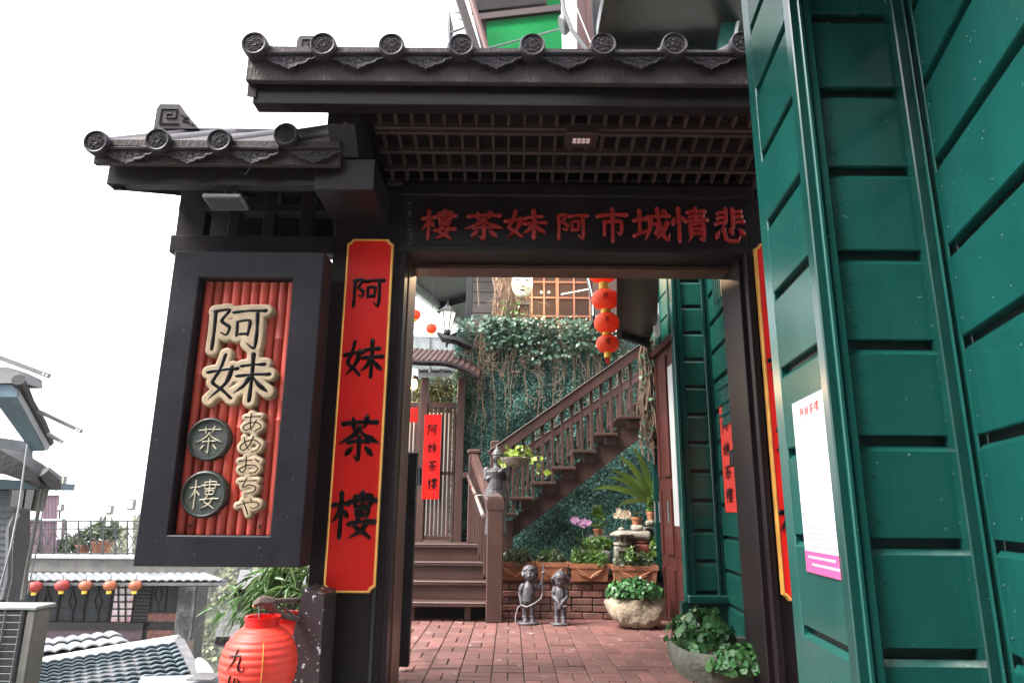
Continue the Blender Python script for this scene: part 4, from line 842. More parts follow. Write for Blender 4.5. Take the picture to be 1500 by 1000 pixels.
gw = thing('terrace_wall', 'grey ribbed terrace wall behind the fig tree trunk', 'wall', (-.2, 12, 2)); bx('wall', PX(690, 440, 12), PX(800, 440, 12), 12, 12.1, 1.5, 5, M['grey'], gw)
for k in range(14): bx('board', PX(690, 440, 12), PX(800, 440, 12), 11.975, 11.995, 1.9+k*.2, 2.08+k*.2, mat('grey_board', (.12, .105, .10), .6, .2, 4) if 'gb' not in M else M['gb'], gw)
gr2 = thing('glass_railing', 'glass terrace railing in a pale metal frame above the small gate', 'railing', P(630, 530, 10.6))
for a, b in ((592, 628), (630, 664)): bx('pane', PX(a, 510, 10.6), PX(b, 510, 10.6), 10.6, 10.61, PH(630, 540, 10.6), PH(630, 494, 10.6), M['glaze'], gr2, .002)
bx('top_rail', PX(590, 490, 10.6), PX(668, 490, 10.6), 10.58, 10.64, PH(630, 494, 10.6), PH(630, 490, 10.6), M['steel'], gr2)
for a in (590, 628.5, 663): bx('baluster', PX(a, 510, 10.6), PX(a+3, 510, 10.6), 10.59, 10.63, PH(630, 545, 10.6), PH(630, 491, 10.6), M['grey'], gr2)
tb = thing('terrace_house', 'dim glazed house front behind the glass terrace railing', 'building', P(630, 540, 13)); bx('wall', PX(560, 515, 13), PX(668, 515, 13), 13, 13.2, .8, PH(630, 490, 13), mat('grey_house_front', (.10, .11, .10), .4, .4, 3), tb)
for k in range(4):
    w_ = bx('window', PX(596+k*18, 512, 12.96), PX(611+k*18, 512, 12.96), 12.96, 12.99, PH(630, 545, 13), PH(630, 497+(k % 2)*2, 13), M['dark'], tb); bx('pane', PX(598+k*18, 512, 12.95), PX(609+k*18, 512, 12.95), 12.95, 12.957, PH(630, 543, 13), PH(630, 500, 13), M['glass'], w_)
# street lantern on a black bracket
sl_ = thing('lantern_lamp', 'white glass carriage lantern on a black dragon bracket above the small gate', 'lamp', P(655, 490, 8.5)); p = P(655, 484, 8.5); k_ = 8.5/1000
b_ = MB().lathe([(.045, 0), (.105, .235)], 6, Matrix.Translation(p)).build('lamp_glass', mat('frosted_lamp_glass', (.85, .84, .8), .3, emit=((1, .93, .8), .22)), sl_, smooth=20)
mb = MB()
for j in range(6):
    a = 2*math.pi*j/6; mb.bar(p+V((.047*math.cos(a), .047*math.sin(a), 0)), p+V((.108*math.cos(a), .108*math.sin(a), .237)), .012, .012)
mb.lathe([(.15, .24), (.13, .262), (.05, .32), (.03, .33), (.03, .345), (.012, .36), (.018, .375), (0, .40)], 6, Matrix.Translation(p)).lathe([(.03, -.07), (.05, -.04), (.05, 0)], 8, Matrix.Translation(p)); mb.build('lamp_frame', M['black'], sl_, smooth=20)
mb = MB(); pts = [P(641, 487, 8.5), P(650, 495, 8.5), P(668, 498, 8.5), P(690, 508, 8.6)]; mb.tube([pts[0], pts[1], pts[2], pts[3]], [.02, .055, .06, .05], 8); mb.tube([P(655, 498, 8.5), P(654, 509, 8.5)], [.035, .012], 6); mb.tube([p+V((0, 0, -.07)), P(657, 497, 8.5)], .03, 8); mb.tube([P(662, 492, 8.5), P(670, 487, 8.5)], [.03, .01], 6); mb.build('dragon_bracket', M['black'], sl_)
# fig tree
tree = thing('fig_tree', 'thick fig tree trunk wrapped in aerial roots above the hedge wall', 'tree', P(750, 480, 9.0))
mb = MB(); TY = 9.05; mb.tube([P(752, 500, TY), P(750, 470, TY), P(752, 430, TY), P(748, 395, TY), P(744, 330, TY)], [.33, .25, .215, .22, .24], 14)
for u, v, r in ((728, 478, .09), (738, 470, .1), (772, 476, .1), (762, 465, .08)): mb.tube([P(u, v+8, TY-.1), P(u+(750-u)*.3, v-35, TY-.12), P(u+(750-u)*.5, v-100, TY-.1)], [r, r*.8, r*.6], 8)
blob(mb, 'trunk', M['bark'], tree, .022, 3)
mb = MB()
for k in range(60):
    u = rng.uniform(722, 778); x0 = P(u, 478, TY-.33).x; pts = []; z = PH(750, 390, TY); x = P(750+(u-750)*.85, 390, TY).x
    for i in range(8): pts.append((x+(x0-x)*i/7+rng.normal(0, .018), TY-.24-.05*rng.random()-.03*i/7, z-(z-PH(750, 482, TY))*i/7))
    mb.tube(pts, rng.uniform(.004, .011), 5, caps=False)
for k in range(26):
    u = rng.uniform(722, 790); v = rng.uniform(425, 478); pts = []
    for i in range(6): pts.append(P(u, v, TY-.33)); u += rng.normal(0, 5); v += rng.normal(1, 4)
    mb.tube(pts, .004, 4, caps=False)
mb.tube([P(715, 478, 8.9), P(724, 455, 8.9), P(726, 425, 8.9), P(718, 380, 8.9)], .02, 6); mb.tube([P(702, 450, 9), P(700, 420, 9), P(698, 380, 9)], .009, 5)
mb.build('aerial_roots', M['root'], tree, kind='stuff')
n_ = 26; leaves(np.array([P(rng.uniform(735, 765), rng.uniform(440, 462), TY-.36) for _ in range(n_)]), np.tile((0, -1, .3), (n_, 1)), .05, M['leaf'], 'shoots', tree, .6, kind='stuff')
# mask hung on the trunk
mk_ = thing('mask', 'pale carved face mask hung on the fig tree trunk', 'mask', P(765, 430, 8.7)); p = P(765, 416, 8.68); q = MB()
q.ball(p, .142, .075, .20, 28); q.ball(p+V((0, -.062, -.02)), .020, .03, .055, 12); q.ball(p+V((0, -.07, -.045)), .034, .026, .018, 10)
for sg in (-1, 1): q.ball(p+V((sg*.06, -.05, .045)), .04, .024, .022, 10); q.ball(p+V((sg*.07, -.035, -.04)), .05, .04, .06, 10)
q.ball(p+V((0, -.056, -.092)), .04, .022, .012, 10); q.ball(p+V((0, -.05, -.118)), .036, .022, .013, 10); q.ball(p+V((0, -.035, -.155)), .05, .04, .04, 10)
mkb = blob(q, 'face', mat('cream_mask', (.82, .74, .52), .45, .08, 5, .1, 30), mk_, .006, 3)
q = MB(); q.ball(p+V((0, -.070, -.104)), .036, .012, .010, 10); q.build('mouth', mat('dark_brown_lips', (.05, .02, .015), .5), mk_)
for sg in (-1, 1): MB().ball(p+V((sg*.06, -.068, .032)), .032, .008, .005, 10).build('eye_line', M['dark'], mk_); MB().ball(p+V((sg*.065, -.055, .10)), .034, .012, .008, 10).build('brow', mat('faint_brow', (.45, .36, .25), .6) if 'brow' not in M else M['brow'], mk_)
bx('hanging_block', PX(758, 443, 8.75), PX(776, 443, 8.75), 8.72, 8.82, PH(765, 447, 8.75), PH(765, 439, 8.75), M['tan'], mk_)
# wooden lattice window
wb = thing('window_house', 'house front with a lit orange lattice window above the hedge wall', 'building', P(825, 470, 9.6)); WY = 9.55
M['winwood'] = mat('orange_window_wood', (.24, .105, .058), .45, .2, 6, .2, 40)
bx('wall', PX(770, 430, WY), 1.9, WY+.5, WY+.6, 1.8, 4.5, mat('warm_room_wall', (.22, .12, .08), .7, .2, 3), wb)
bx('wall', PX(868, 430, WY), 1.9, WY+.02, WY+.12, 1.8, 4.5, mat('dark_timber_wall', (.05, .03, .022), .5), wb)
us = [779, 797, 816.5, 841, 864]; vsr = [373, 391, 413, 436, 463, 480]
wn = MB().box(PX(774, 430, WY), PX(868, 430, WY), WY+.03, WY+.09, PH(820, 484, WY), PH(820, 478, WY), .004).build('window', M['winwood'], wb)
for i, u in enumerate(us): bx('window_bar', PX(u-(2.4 if i == 2 else 1.3), 430, WY), PX(u+(2.4 if i == 2 else 1.3), 430, WY), WY, WY+.045, PH(820, 478, WY), PH(820, 365, WY), M['winwood'], wn)
for i, v in enumerate(vsr): bx('window_bar', PX(776, v, WY), PX(866, v, WY), WY+.004, WY+.04, PH(820, v+1.3, WY), PH(820, v-1.3, WY), M['winwood'], wn)
bx('pane', PX(776, 430, WY), PX(868, 430, WY), WY+.05, WY+.055, PH(820, 478, WY), PH(820, 365, WY), mat('amber_window_glass', (.030, .020, .018), .5, .5, 3, spec=.12, emit=((.9, .42, .28), .022)), wn)
tl = mat('pane_light_glow', (1, .9, .75), .4, emit=((1, .85, .6), 1.2))
MB().bar(P(822, 431, WY+.02), P(864, 423, WY+.02), .01, .012).build('reflected_tube', tl, wn);  # glowing bar paints a lamp's reflection onto the pane
for u, v in ((793, 428), (804, 428)): MB().ball(P(u, v, WY+.03), .017, n=8).build('bulb', tl, wn)
l = bpy.data.lights.new('mask_window_fill', 'POINT'); l.energy = 20; l.color = (1, .66, .36); l.shadow_soft_size = .1; lo = bpy.data.objects.new('mask_window_fill', l); COL.objects.link(lo); lo.location = P(790, 392, 8.75)  # added warm lamp in front of the window, brightening mask and lattice
# black iron gate leaves standing open inside the doorway
for lab, uu, sgn in (('black iron gate leaf folded open at the left side of the doorway', 597, 1), ('black iron gate leaf folded open against the right jamb', 1093, -1)):
    y = 4.95; zt_ = PH(uu, 668 if sgn > 0 else 642, y); t = thing('iron_gate', lab, 'gate', (PX(uu, 800, y), y, FZ), 'black iron gate leaves of the doorway'); x = PX(uu, 800, y); w = .042 if sgn > 0 else .026
    k_ = .36 if sgn < 0 else -.17; X3 = lambda yy: x+k_*(yy-y)
    bx('stile', x-w, x+w, y, y+.07, FZ+.03, zt_, M['black'], t, .006); MB().bar((X3(y+.65), y+.65, FZ+.03), (X3(y+.65), y+.65, zt_-.02), .05, .05, (0, 1, 0)).build('stile', M['black'], t)
    bx('cap', x-w*1.1, x+w*1.1, y-.005, y+.075, zt_, zt_+.03, M['black'], t, .008)
    for v in (.25, .9, 1.2): MB().bar((X3(y+.072), y+.072, FZ+v*.9+.04), (X3(y+.62), y+.62, FZ+v*.9+.04), .025, .04).build('rail', M['black'], t)
    for k in range(4): MB().bar((X3(y+.17+k*.12), y+.17+k*.12, FZ+.05), (X3(y+.17+k*.12), y+.17+k*.12, zt_-.05), .014, .014, (0, 1, 0)).build('bar', M['black'], t)
    q = bx('latch_plate', x+sgn*w, x+sgn*(w+.035), y-.012, y+.05, zt_-.20, zt_-.08, M['black'], t, .005); MB().tube([(x+sgn*(w+.02), y-.02, zt_-.07), (x+sgn*(w+.02), y-.02, zt_-.22)], .007, 6).build('bolt', M['grey'], q)
# ================================================================== BRICK BED, PLANTERS AND POTS
BY0 = 7.30; bwx0, bwx1 = PX(731, 870, BY0), PX(982, 870, BY0); bwz = PH(850, 851, BY0)
bed = thing('brick_bed', 'low worn brick retaining bed along the foot of the hedge wall', 'wall', ((bwx0+bwx1)/2, BY0, FZ))
MB().box(bwx0, bwx1, BY0+.012, 8.4, FZ-.02, bwz-.01, 0).build('core', M['mortar'], bed)
ch_ = .068; bl = .21; nb = 0
mes = [MB().obox((0, 0, 0), (w_/2-.005, 0, 0), (0, .03, 0), (0, 0, ch_/2-.0055), .006).mesh('brick', M['brick'])[0] for w_ in (bl, bl/2)]
r = 0
while FZ+r*ch_+.02 < bwz:
    x = bwx0+(0 if r % 2 else -bl*.5)
    while x < bwx1:
        half = random.random() < .12; w_ = bl/2 if half else bl
        if x+w_ > bwx0+.02 and x+w_ < bwx1+.05:
            link('brick', mes[1 if half else 0], Matrix.Translation((x+w_/2, BY0+.03+random.uniform(-.006, .006), FZ+(r+.5)*ch_+random.uniform(-.002, .002))) @ Matrix.Rotation(random.uniform(-.02, .02), 4, 'Y') @ Matrix.Rotation(random.uniform(-.02, .02), 4, 'Z'), bed)
        x += w_
    r += 1
MB().box(bwx0, bwx1, 7.62, 8.38, bwz-.009, bwz+.05, .01).build('soil', M['soil'], bed)
def trough(label, u0_, u1_, v0, v1, y, plant, tilt=0):
    A, B = P(u0_, v0, y), P(u1_, v0, y); z1, z0 = A.z, P((u0_+u1_)/2, v1, y).z; t = thing('terracotta_trough', label, 'planter', ((A.x+B.x)/2, y, z0), 'terracotta troughs on the brick bed')
    d = .24; s_ = .025; x0, x1 = A.x, B.x
    def ring(i, z, g): return [V((x0+g, y+g*.6, z)), V((x1-g, y+g*.6, z)), V((x1-g, y+d-g*.6, z)), V((x0+g, y+d-g*.6, z))]
    rs_ = [ring(0, z0, s_), ring(1, z1-.045, .008), ring(2, z1-.044, -.004), ring(3, z1, -.006), ring(4, z1, .018), ring(5, z1-.05, .024)]
    mb = MB(); vs = [p for r_ in rs_ for p in r_]; mb.add(vs, [(i*4+j, i*4+(j+1) % 4, (i+1)*4+(j+1) % 4, (i+1)*4+j) for i in range(5) for j in range(4)]+[(3, 2, 1, 0), (20, 21, 22, 23)]); mb.build('trough', M['terra'], t, smooth=20)
    cx = (x0+x1)/2; w_ = (x1-x0); mb = MB(); hgt = z1-z0
    for sg in (-1, 1):
        for k in range(3):
            L_ = w_*(.34-.035*k); q = [V((cx+sg*L_*s, y-.006+.012*(1-(.2+.6*s))*.6+.004, z0+hgt*(.16+(.52-.13*k)*(s**.75))+.0)) for s in (0, .25, .5, .75, 1)]; mb.tube(q, [.008, .012, .012, .010, .004], 6)
    mb.build('leaf_relief', M['terra'], t)
    bx('soil', x0+.026, x1-.026, y+.02, y+d-.02, z1-.06, z1-.02, M['soil'], t)
    if plant:
        m_, n_, hh, sz = plant; pts = []; ns = []
        for k in range(max(3, int(w_/.07))):
            c = (x0+.05+(w_-.1)*(k+.5)/max(3, int(w_/.07))+rng.normal(0, .01), y+d/2+rng.normal(0, .03), z1+rng.uniform(-.01, .02)); a, b = dome(c, .062, .10, hh*rng.uniform(.7, 1.15), n_); pts.append(a); ns.append(b)
        leaves(np.concatenate(pts), np.concatenate(ns), sz, m_, 'foliage', t, .6, kind='stuff'); mb = MB()
        for k in range(40):
            x = rng.uniform(x0+.04, x1-.04); yy = y+d/2+rng.normal(0, .04); mb.tube([(x, yy, z1-.03), (x+rng.normal(0, .02), yy, z1+hh*.6), (x+rng.normal(0, .035), yy-.02, z1+hh*rng.uniform(.8, 1.2))], .0025, 4)
        mb.build('stems', M['leaf'], t, kind='stuff')
    return t
trough('leftmost terracotta trough, half hidden by the newel post, with grey green shrubs', 728, 783, 822, 849, 7.27, (M['sage'], 330, .12, .028))
trough('terracotta trough behind the two child statues with low grey green plants', 786, 832, 823, 849, 7.26, (M['sage'], 330, .11, .026))
trough('terracotta trough right of the girl statue with bushy green plants', 835, 893, 825, 851, 7.24, (M['leaf'], 340, .15, .03))
trough('pale orange terracotta trough under the stone lantern', 897, 964, 828, 854, 7.18, (M['sage'], 140, .12, .026))
# rough stone slabs stacked behind the troughs
def slab(name, label, u0_, u1_, v0, v1, y, d, m, group='rough stone slabs stacked behind the troughs'):
    A, B = P(u0_, v0, y), P(u1_, v1, y); mb = MB(); mb.box(A.x, B.x, y, y+d, B.z, A.z, .02)
    o = blob(mb, name, m, None, .018, 3, lambda p: p+V((mnoise.noise(p*7), mnoise.noise(p*7+V((9, 0, 0))), mnoise.noise(p*7+V((0, 9, 0)))))*.014); return tag(o, label, 'stone', group)
slab('stone_slab', 'wide mossy slab behind the bushy green trough', 838, 897, 806, 832, 7.52, .3, M['moss'])
slab('stone_slab', 'grey slab carrying the leafy plant in an orange pot', 863, 896, 783, 808, 7.80, .3, M['moss'])
slab('stone_slab', 'thick grey slab over the brown glazed jar', 911, 956, 778, 791, 7.40, .34, M['stone'])
slab('stone_slab', 'small stone block under the spiky plant pot', 926, 943, 768, 779, 7.45, .2, M['stone'])
slab('stone_slab', 'small stone ledge at the right under a leafy orange pot', 946, 960, 762, 772, 7.45, .2, M['stone'])
slab('stone_pillar', 'dark stone pillar behind the brown jar in the corner', 944, 962, 772, 840, 7.60, .3, M['moss'])
# glazed jar
jr = thing('glazed_jar', 'brown glazed jar under the thick grey slab', 'jar', P(937, 830, 7.5)); p = P(937, 832, 7.52); z1 = P(937, 791, 7.52).z; h = z1-p.z
MB().lathe([(.09, 0), (.125, .1*h), (.150, .4*h), (.152, .65*h), (.135, .85*h), (.118, .9*h), (.128, .94*h), (.125, h), (.1, h)], 26, Matrix.Translation(p)).build('jar', M['pot'], jr)
# stone lantern
sn = thing('stone_lantern', 'small weathered stone lantern standing on the pale trough rim', 'lantern', P(912, 830, 7.30)); LY = 7.34
def zz(v): return P(912, v, LY).z
pc = P(911, 800, LY); q = lambda v: zz(v)-0
MB().box(pc.x-.085, pc.x+.075, LY-.06, LY+.1, zz(829), zz(818), .012).build('base', M['stone'], sn)
bd = MB()
for sg in (-1, 1): bd.box(pc.x+sg*.055-.022, pc.x+sg*.055+.022, LY-.05, LY+.07, zz(818), zz(806), .008)
bd.box(pc.x-.077, pc.x+.077, LY-.05, LY+.07, zz(807.5), zz(800), .012); bd.box(pc.x-.05, pc.x+.05, LY+.03, LY+.07, zz(818), zz(806), .004); bd.build('arched_foot', M['stone'], sn)
MB().lathe([(.06, zz(800)), (.085, zz(797)), (.085, zz(794)), (.05, zz(793))], 6, Matrix.Translation((pc.x, LY+.01, 0))).build('platform', M['stone'], sn, smooth=20)
fb = MB()
for k in range(6):
    a = k*math.pi/3; fb.bar((pc.x+.05*math.cos(a), LY+.01+.05*math.sin(a), zz(794)), (pc.x+.05*math.cos(a), LY+.01+.05*math.sin(a), zz(785)), .022, .022, (0, 1, 0))
fb.lathe([(.025, zz(794)), (.025, zz(785))], 6, Matrix.Translation((pc.x, LY+.01, 0))); fb.build('fire_box', M['stone'], sn)
MB().lathe([(.05, zz(785.5)), (.128, zz(784)), (.132, zz(781.5)), (.07, zz(777.5)), (.03, zz(776)), (.0, zz(775.8))], 6, Matrix.Translation((pc.x, LY+.01, 0)) @ Matrix.Rotation(.25, 4, 'Z')).build('cap', M['stone'], sn, smooth=20)
MB().lathe([(.02, zz(777)), (.034, zz(775.5)), (.034, zz(774)), (.015, zz(772)), (0, zz(771.4))], 10, Matrix.Translation((pc.x, LY+.01, 0))).build('finial', M['stone'], sn)
# potted plants
def potted(label, u, vb, vt, w, y, kind, top):
    p = P(u, vb, y); z1 = P(u, vt, y).z; r_ = w*y/2000; t = thing('potted_plant', label, 'plant', p, 'plants in small orange pots')
    h = z1-p.z; MB().lathe([(r_*.68, 0), (r_*.92, h*.72), (r_*.93, h*.74), (r_*1.03, h*.75), (r_*1.05, h), (r_*.9, h), (r_*.86, h*.8)], 18, Matrix.Translation(p)).build('pot', M['terra'], t); MB().lathe([(0, h*.85), (r_*.88, h*.85)], 12, Matrix.Translation(p)).build('soil', M['soil'], t)
    zt_ = P(u, top, y).z; H = zt_-z1; b = p+V((0, 0, h*.8))
    if kind == 'spike':
        for k in range(13): a = k*2.4; mb = MB(); blade(mb, b, (math.cos(a)*.6, math.sin(a)*.6, 1), H*rng.uniform(.8, 1.25), .022, .35, 6); mb.build('leaf', M['sage'], t, smooth=60)
    else:
        MB().tube([b, b+V((.004, 0, H*.9))], .006, 5).build('stem', M['leaf'], t)
        nlev = 5 if kind == 'whorl' else 7
        for l_ in range(nlev):
            for k in range(4):
                a = k*1.57+l_*.8; mb = MB(); f = l_/(nlev-1); blade(mb, b+V((0, 0, H*(.1+.72*f))), (math.cos(a), math.sin(a), .5+.8*f), H*(.46-.16*f) * (1 if kind == 'whorl' else .66), .075 if kind == 'whorl' else .06, .5, 5, .25, .5*(1 if k % 2 else -1)); mb.build('leaf', M['leaf'], t, smooth=60)
potted('orange pot with a tall pointed leafy plant on the grey slab', 876.5, 784, 774, 15, 7.85, 'whorl', 738)
potted('orange pot with a spiky grey green plant on the small stone block', 933, 769, 757, 16, 7.52, 'spike', 743)
potted('orange pot with a bushy plant at the right corner ledge', 954, 763, 749, 13, 7.52, 'bush', 722)
# orchids
def orchid(label, u, vb, uf, vf, y, col, nl, nf, spread):
    p = P(u, vb, y); t = thing('orchid', label, 'flower', p); tip = P(uf, vf, y)
    for k in range(nl): a = (2.6, .5, 1.9, -.3)[k]; mb = MB(); blade(mb, p, (math.cos(a), -.3, .9 if k < 2 else .5), .19, .05, .35, 7); mb.build('leaf', M['sage'], t, smooth=60)
    MB().tube([p, p.lerp(tip, .5)+V((.012, -.01, .02)), tip+V((0, 0, .0))], .004, 5).build('stem', M['sage'], t)
    for k in range(nf):
        c = tip+V((rng.uniform(-spread, spread), rng.uniform(-.03, .01), rng.uniform(-.035, .035))); mb = MB()
        for j in range(5):
            a = j*1.2566+rng.uniform(-.2, .2); d = V((math.cos(a), -.25, math.sin(a))); sd_ = V((-math.sin(a), 0, math.cos(a))); mb.add([c, c+d*.018+sd_*.012, c+d*.034, c+d*.018-sd_*.012], [(0, 1, 2, 3)])
        o = mb.build('blossom', col, t); MB().ball(c+V((0, -.008, 0)), .006, n=6).build('lip', mat('orchid_lip', (.45, .08, .25), .5) if 'lip' not in M else M['lip'], o)
M['lip'] = mat('orchid_centre', (.45, .10, .22), .5)
orchid('pink orchid blooming above two long leaves near the stairs', 853, 800, 851, 764, 7.42, mat('pink_petal', (.62, .36, .58), .5, .25, 20), 3, 13, .09)
orchid('cream white orchid blooming behind the stone lantern', 908, 788, 912, 752, 7.55, mat('cream_petal', (.78, .70, .48), .5, .15, 20), 0, 16, .085)
def shrub(name, label, cat, c, rx, ry, rz, n, sz, m, rnd=False, asp=.6, **k):
    t = thing(name, label, cat, c); a, b = dome(c, rx, ry, rz, n); leaves(a, b, sz, m, 'foliage', t, asp if not rnd else .5, .3, .5, .4, rnd, kind='stuff')
    mb = MB()
    for i in range(14): e = a[i*7 % len(a)]; mb.tube([V(c)+V((0, 0, -rz*.4)), (V(c)*.4+V(e)*.6), V(e)], .003, 4)
    mb.build('stems', m, t, kind='stuff'); return t
shrub('shrub', 'bright green low shrub on the mossy slab', 'shrub', P(877, 798, 7.70), .17, .11, .085, 620, .036, M['leaf'])
shrub('shrub', 'small shrub beside the jar in the right corner', 'shrub', P(959, 812, 7.42), .05, .06, .16, 240, .045, M['leaf'])
shrub('shrub', 'tuft of pale green leaves at the foot of the stone lantern', 'shrub', P(924, 817, 7.18), .05, .05, .11, 220, .03, M['leaf'])
# bird's nest fern
fn_ = thing('nest_fern', 'large bird nest fern with long arching leaves under the stairs', 'plant', P(956, 738, 7.62)); b = P(957, 735, 7.62)
for (du, dv, L_) in ((-1, .42, .66), (-.85, .95, .52), (-.32, 1.5, .58), (-.6, 1.1, .60), (.25, 1.4, .45), (-1, .1, .4), (.1, 1.5, .56), (-.7, .6, .5), (.5, 1, .35)):
    mb = MB(); blade(mb, b, (du, rng.uniform(-.5, .1), dv), L_*1.12, .072, .38, 10, .18, rng.uniform(.7, 1.1)*(1 if du < 0 else -1)); mb.build('leaf', M['fern'], fn_, smooth=60)
# tangle of hanging roots by the eave
rt = thing('hanging_roots', 'tangle of brown hanging roots below the dark eave at the stair top', 'vine', P(950, 600, 7.3)); mb = MB()
for k in range(95):
    x = P(rng.uniform(940, 965), 500, 7.3).x; y = 7.3+rng.uniform(-.06, .06); z = PH(950, 500+rng.uniform(-8, 6), 7.3); L_ = rng.uniform(.4, 1.3); pts = []
    for i in range(8): pts.append((x, y, z-L_*i/7)); x += rng.normal(0, .016); y += rng.normal(0, .012)
    mb.tube(pts, rng.uniform(.005, .012), 5, caps=False)
for k in range(60):
    u, v = rng.uniform(938, 965), rng.uniform(505, 640); pts = []
    for i in range(6): pts.append(P(u, v, 7.24)); u += rng.normal(0, 5); v += rng.normal(3, 5)
    mb.tube(pts, .0035, 4, caps=False)
o = mb.build('root_tangle', mat('dark_aerial_root', (.12, .08, .055), .85, .4, 20, .4, 60), rt, kind='stuff'); n_ = 70; leaves(np.array([P(rng.uniform(938, 965), rng.uniform(500, 640), 7.22) for _ in range(n_)]), np.tile((0, -1, .3), (n_, 1)), .05, M['ivy'], 'leaves', rt, .7, kind='stuff')
# boulder planter
pl_ = thing('boulder_planter', 'hollowed boulder planter filled with round mint leaves by the maroon door', 'planter', PZ(930, 906, FZ)); c = PZ(931, 908, FZ); cy = 6.86; sc2 = cy/1000; cx = P(931, 890, cy).x
mb = MB(); mb.ball((cx, cy, FZ+.155), .285, .22, .16, 20); mb.ball((cx-.14, cy, FZ+.20), .15, .15, .10, 14); mb.ball((cx+.15, cy, FZ+.19), .14, .15, .11, 14)
def rock(p): 
    p = p+V((mnoise.noise(p*5), mnoise.noise(p*5+V((7, 0, 0))), mnoise.noise(p*5+V((0, 7, 0)))))*.045+V((mnoise.noise(p*17), mnoise.noise(p*17+V((7, 0, 0))), 0))*.012
    return V((p.x, p.y, max(FZ, min(p.z, FZ+.27+.02*mnoise.noise(p*9)))))
blob(mb, 'boulder', mat('tan_boulder', (.30, .24, .17), .85, .35, 9, 1, 40, grime=.4, grimecol=(.10, .085, .06)), pl_, .016, 2, rock)
a, b = dome((cx+.0, cy-.02, FZ+.275), .27, .17, .15, 1500, 0); leaves(a, b, .034, M['mint'], 'mint_leaves', pl_, .5, .3, .45, .4, True, kind='stuff')
# stone trough by the gate
tg = thing('stone_trough', 'mossy stone trough overflowing with round mint leaves beside the gate jamb', 'planter', (1.45, 5.0, FZ)); ty = 4.98
mb = MB(); ol = [(1.12, 5.22), (1.10, 4.95), (1.14, 4.72), (1.30, 4.60), (1.72, 4.58), (1.74, 5.3), (1.40, 5.34), (1.22, 5.30)]; ctr = V((1.43, 4.97, 0)); n = len(ol); zr = FZ+.17
rings = []
for z, s_ in ((FZ, .9), (FZ+.08, 1.0), (zr, 1.0), (zr+.012, .97), (zr+.005, .90), (zr-.08, .86)): rings.append([V((ctr.x+(x-ctr.x)*s_, ctr.y+(y-ctr.y)*s_, z)) for x, y in ol])
mb.add([p for r_ in rings for p in r_], [(i*n+j, i*n+(j+1) % n, (i+1)*n+(j+1) % n, (i+1)*n+j) for i in range(5) for j in range(n)]+[tuple(range(5*n, 6*n))]); mb.build('trough', M['moss'], tg, smooth=50)
bx('soil', 1.2, 1.66, 4.72, 5.24, zr-.079, zr-.02, M['soil'], tg, .01)
for c, rx, ry_, rz, n in (((1.34, 5.12, zr+.0), .21, .17, .21, 1300), ((1.46, 4.62, zr-.06), .19, .13, .13, 900), ((1.24, 4.9, zr-.03), .06, .07, .07, 90)):
    a, b = dome(c, rx, ry_, rz, n, -.1); leaves(a, b, .042, M['mint'], 'mint_leaves', tg, .5, .3, .45, .4, True, kind='stuff'); mb = MB()
    for i in range(0, n, 9): mb.tube([V(c)+V((0, 0, -.03)), V(a[i])], .0022, 4, caps=False)
    mb.build('stems', M['leaf'], tg, kind='stuff')

